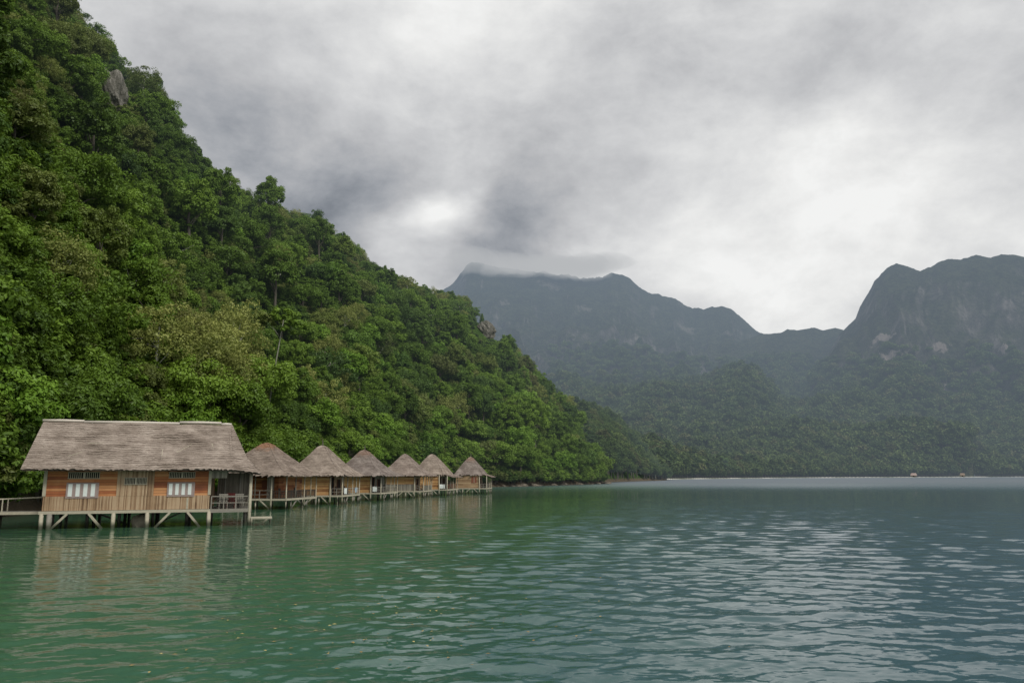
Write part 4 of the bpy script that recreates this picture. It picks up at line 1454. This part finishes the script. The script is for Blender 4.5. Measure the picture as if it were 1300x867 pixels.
    hm = Matrix.Translation((apex.x, apex.y, 0)) @ Matrix.Rotation(hr, 4, 'Z')
    g = lambda x, y, z: hm @ Vector((x, y, z))
    ch = chair(g((hx + vx) / 2 - .1, -hy + 1.0, FZ), hr + R(90), M['darkwood'], 'dark wooden chair near the front corner of the %s hut veranda' % ORD[i])
    if i < 5:
        chair(g((hx + vx) / 2 - .1, 1.0, FZ), hr + R(90), M['darkwood'], 'dark wooden chair at the far end of the %s hut veranda' % ORD[i])
    return h, g, hx, hy, vx, FZ


def cloth(p, rz, wd_, ht, mat, name, label, cat='towel', group=None):
    """cloth folded over a rail: front flap, fold, back flap with soft creases"""
    n_ = 14; rows_ = 7
    V = []
    prof = [(-.035, -ht), (-.04, -ht * .55), (-.04, -.05), (0, .045), (.04, -.05), (.042, -ht * .4), (.04, -ht * .75)]
    for k, (yy, zz) in enumerate(prof):
        for j in range(n_ + 1):
            x = -wd_ / 2 + wd_ * j / n_
            V.append((x, yy + .012 * math.sin(j * 1.3 + k) * (abs(zz) / ht), zz + .015 * math.sin(j * .9) * (1 if k in (0, 6) else 0)))
    me = mesh_np(name, np.array(V), grid_faces(rows_, n_ + 1), mat)
    o = bpy.data.objects.new(name, me); col.objects.link(o); o.location = p; o.rotation_euler = (0, 0, rz)
    tag(o, label, cat, group)
    return o


HUTS = [hut(i, *r_) for i, r_ in enumerate(rows)]
h, g, hx, hy, vx, fz = HUTS[1]
cloth(g(vx - .03, -hy + 1.3, fz + .74), R(83), .9, .62, M['white'], 'towel', 'white towel hung on the veranda rail of the second hut')
h, g, hx, hy, vx, fz = HUTS[1]
cloth(g(vx - .03, hy - 1.2, fz + .74), R(83), .8, .55, M['blue'], 'towel', 'pale blue towel at the far end of the second hut rail')
h, g, hx, hy, vx, fz = HUTS[2]
cloth(g(hx + .55, -hy - .02, fz + .74), R(-7), .55, .6, M['white'], 'towel', 'white cloth folded over the front rail of the third hut')
h, g, hx, hy, vx, fz = HUTS[4]
bb = cloth(g(hx + .5, -hy - .02, fz + .74), R(-7), .9, .6, M['white'], 'sheet', 'white sheet hung on the front rail of the fifth hut', 'sheet')
h, g, hx, hy, vx, fz = HUTS[0]
for k, xx in enumerate((-.35, .0, .35)):
    cloth(g(xx, -hy - .02, fz + .77), R(-7), .2, .5, M['white'], 'towel', 'narrow white towel hung in a set of three on the first hut front rail', 'towel', 'narrow white towels on the first hut rail')

# ------------------------------------------------------------------ two shacks on the far shore
for px, lb, wm_, s in ((1160, 'tiny white roofed shack on the far beach standing farther left', 'white', 0.8), (1222, 'tiny brown thatched shack on the far beach standing farther right', 'thatch', .65)):
    a = azim(px); d = float(far_shore(a)) + 7
    hs = empty('beach_shack', (d * math.sin(a), d * math.cos(a), .6), -a); tag(hs, lb, 'shack')
    MB().box(-5 * s, 5 * s, -3, 3, 0, 2.6).build('wall', M['greywood'], hs)
    rb = MB(); rb.quad((-6.5 * s, -4, 2.4), (6.5 * s, -4, 2.4), (4.5 * s, 0, 6.3), (-4.5 * s, 0, 6.3)); rb.quad((6.5 * s, 4, 2.4), (-6.5 * s, 4, 2.4), (-4.5 * s, 0, 6.3), (4.5 * s, 0, 6.3))
    rb.quad((6.5 * s, -4, 2.4), (6.5 * s, 4, 2.4), (4.5 * s, 0, 6.3)); rb.quad((-6.5 * s, 4, 2.4), (-6.5 * s, -4, 2.4), (-4.5 * s, 0, 6.3))
    rb.build('roof', M['mauve' if wm_ == 'white' else wm_], hs)
    MB().box(-1, 1, -3.05, -3.01, 0, 2).build('door', M['dark'], hs)

# ------------------------------------------------------------------ leaves drifting on the water
mb = MB()
for i in range(230):
    px = 450 + rs.normal() * 170; py = 775 + rs.normal() * 40
    if not (640 < py < 860): continue
    p = ground(px, py)
    s = .02 + .035 * rs.random(); a = rs.random() * 6.28
    dx, dy = math.cos(a) * s, math.sin(a) * s
    z = 0.035
    mb.quad((p.x - dx, p.y - dy, z), (p.x + dy * .5, p.y - dx * .5, z + .01), (p.x + dx, p.y + dy, z + .004), (p.x - dy * .5, p.y + dx * .5, z + .006))
t = NT('dead_leaf'); rv = t.white(t.vmath('SNAP', t.coord(), (.5, .5, 5)))
lf = mb.build('floating_leaves', t.done(t.bsdf(t.ramp(rv, [(0, (.10, .07, .02)), (.6, (.26, .16, .04)), (1, (.45, .36, .14))]), .6)))
tag(lf, 'scattered yellow brown leaves floating on the green water', 'leaves', kind='stuff')

# ------------------------------------------------------------------ cloud resting on the far peak
t = NT('emissive_cloud_vapour')
em = t.n('ShaderNodeEmission'); em.inputs[0].default_value = (0.47, 0.485, 0.50, 1); em.inputs[1].default_value = 0.0024  # vapour glows by emission in place of scattered daylight
ab = t.n('ShaderNodeVolumeAbsorption'); ab.inputs[0].default_value = (0, 0, 0, 1); ab.inputs[1].default_value = 0.0024
ad = t.n('ShaderNodeAddShader'); t.l(em.outputs[0], ad.inputs[0]); t.l(ab.outputs[0], ad.inputs[1]); t.l(ad.outputs[0], t.out.inputs['Volume'])
M['cloud'] = t.m
mb = None
verts = []; faces = []
rc = np.random.default_rng(9)
puffs = [(598 + 190 * rc.random() ** 1.1, 0, 16 + 26 * rc.random(), 5 + 12 * rc.random() ** 2, 3480 + 220 * rc.random()) for _ in range(34)]
for i, (px, py, rx_, rz_, yy) in enumerate(puffs):
    py = 324 + rc.random() * 21 + 6 * (px - 600) / 150
    c = at(px, py, yy)
    bm = bmesh.new(); bmesh.ops.create_icosphere(bm, subdivisions=4, radius=1)
    for v in bm.verts:
        n1 = float(fbm(np.array(v.co.x * 1.6 + i * 3 + v.co.z), np.array(v.co.y * 1.6 + v.co.z), 3))
        k = 1 + (n1 - .5) * .7
        v.co = Vector((v.co.x * rx_ * yy / 1000 * k, v.co.y * 120 * k, v.co.z * rz_ * yy / 1000 * k))
    me = bpy.data.meshes.new('cloud'); bm.to_mesh(me); bm.free(); me.shade_smooth(); me.materials.append(M['cloud'])
    if i == 0:
        cr = empty('summit_cloud', (c.x, c.y, c.z)); tag(cr, 'pale grey cloud clinging to the far mountain top', 'cloud', kind='stuff'); c_0 = c.copy()
    o = bpy.data.objects.new('puff', me); col.objects.link(o); o.parent = cr; o.location = c - c_0

# ------------------------------------------------------------------ render settings
cy = scene.cycles
cy.max_bounces = 5; cy.diffuse_bounces = 3; cy.glossy_bounces = 3; cy.transmission_bounces = 3; cy.volume_bounces = 0; cy.transparent_max_bounces = 12
cy.use_denoising = True
cy.use_adaptive_sampling = True; cy.adaptive_threshold = 0.01
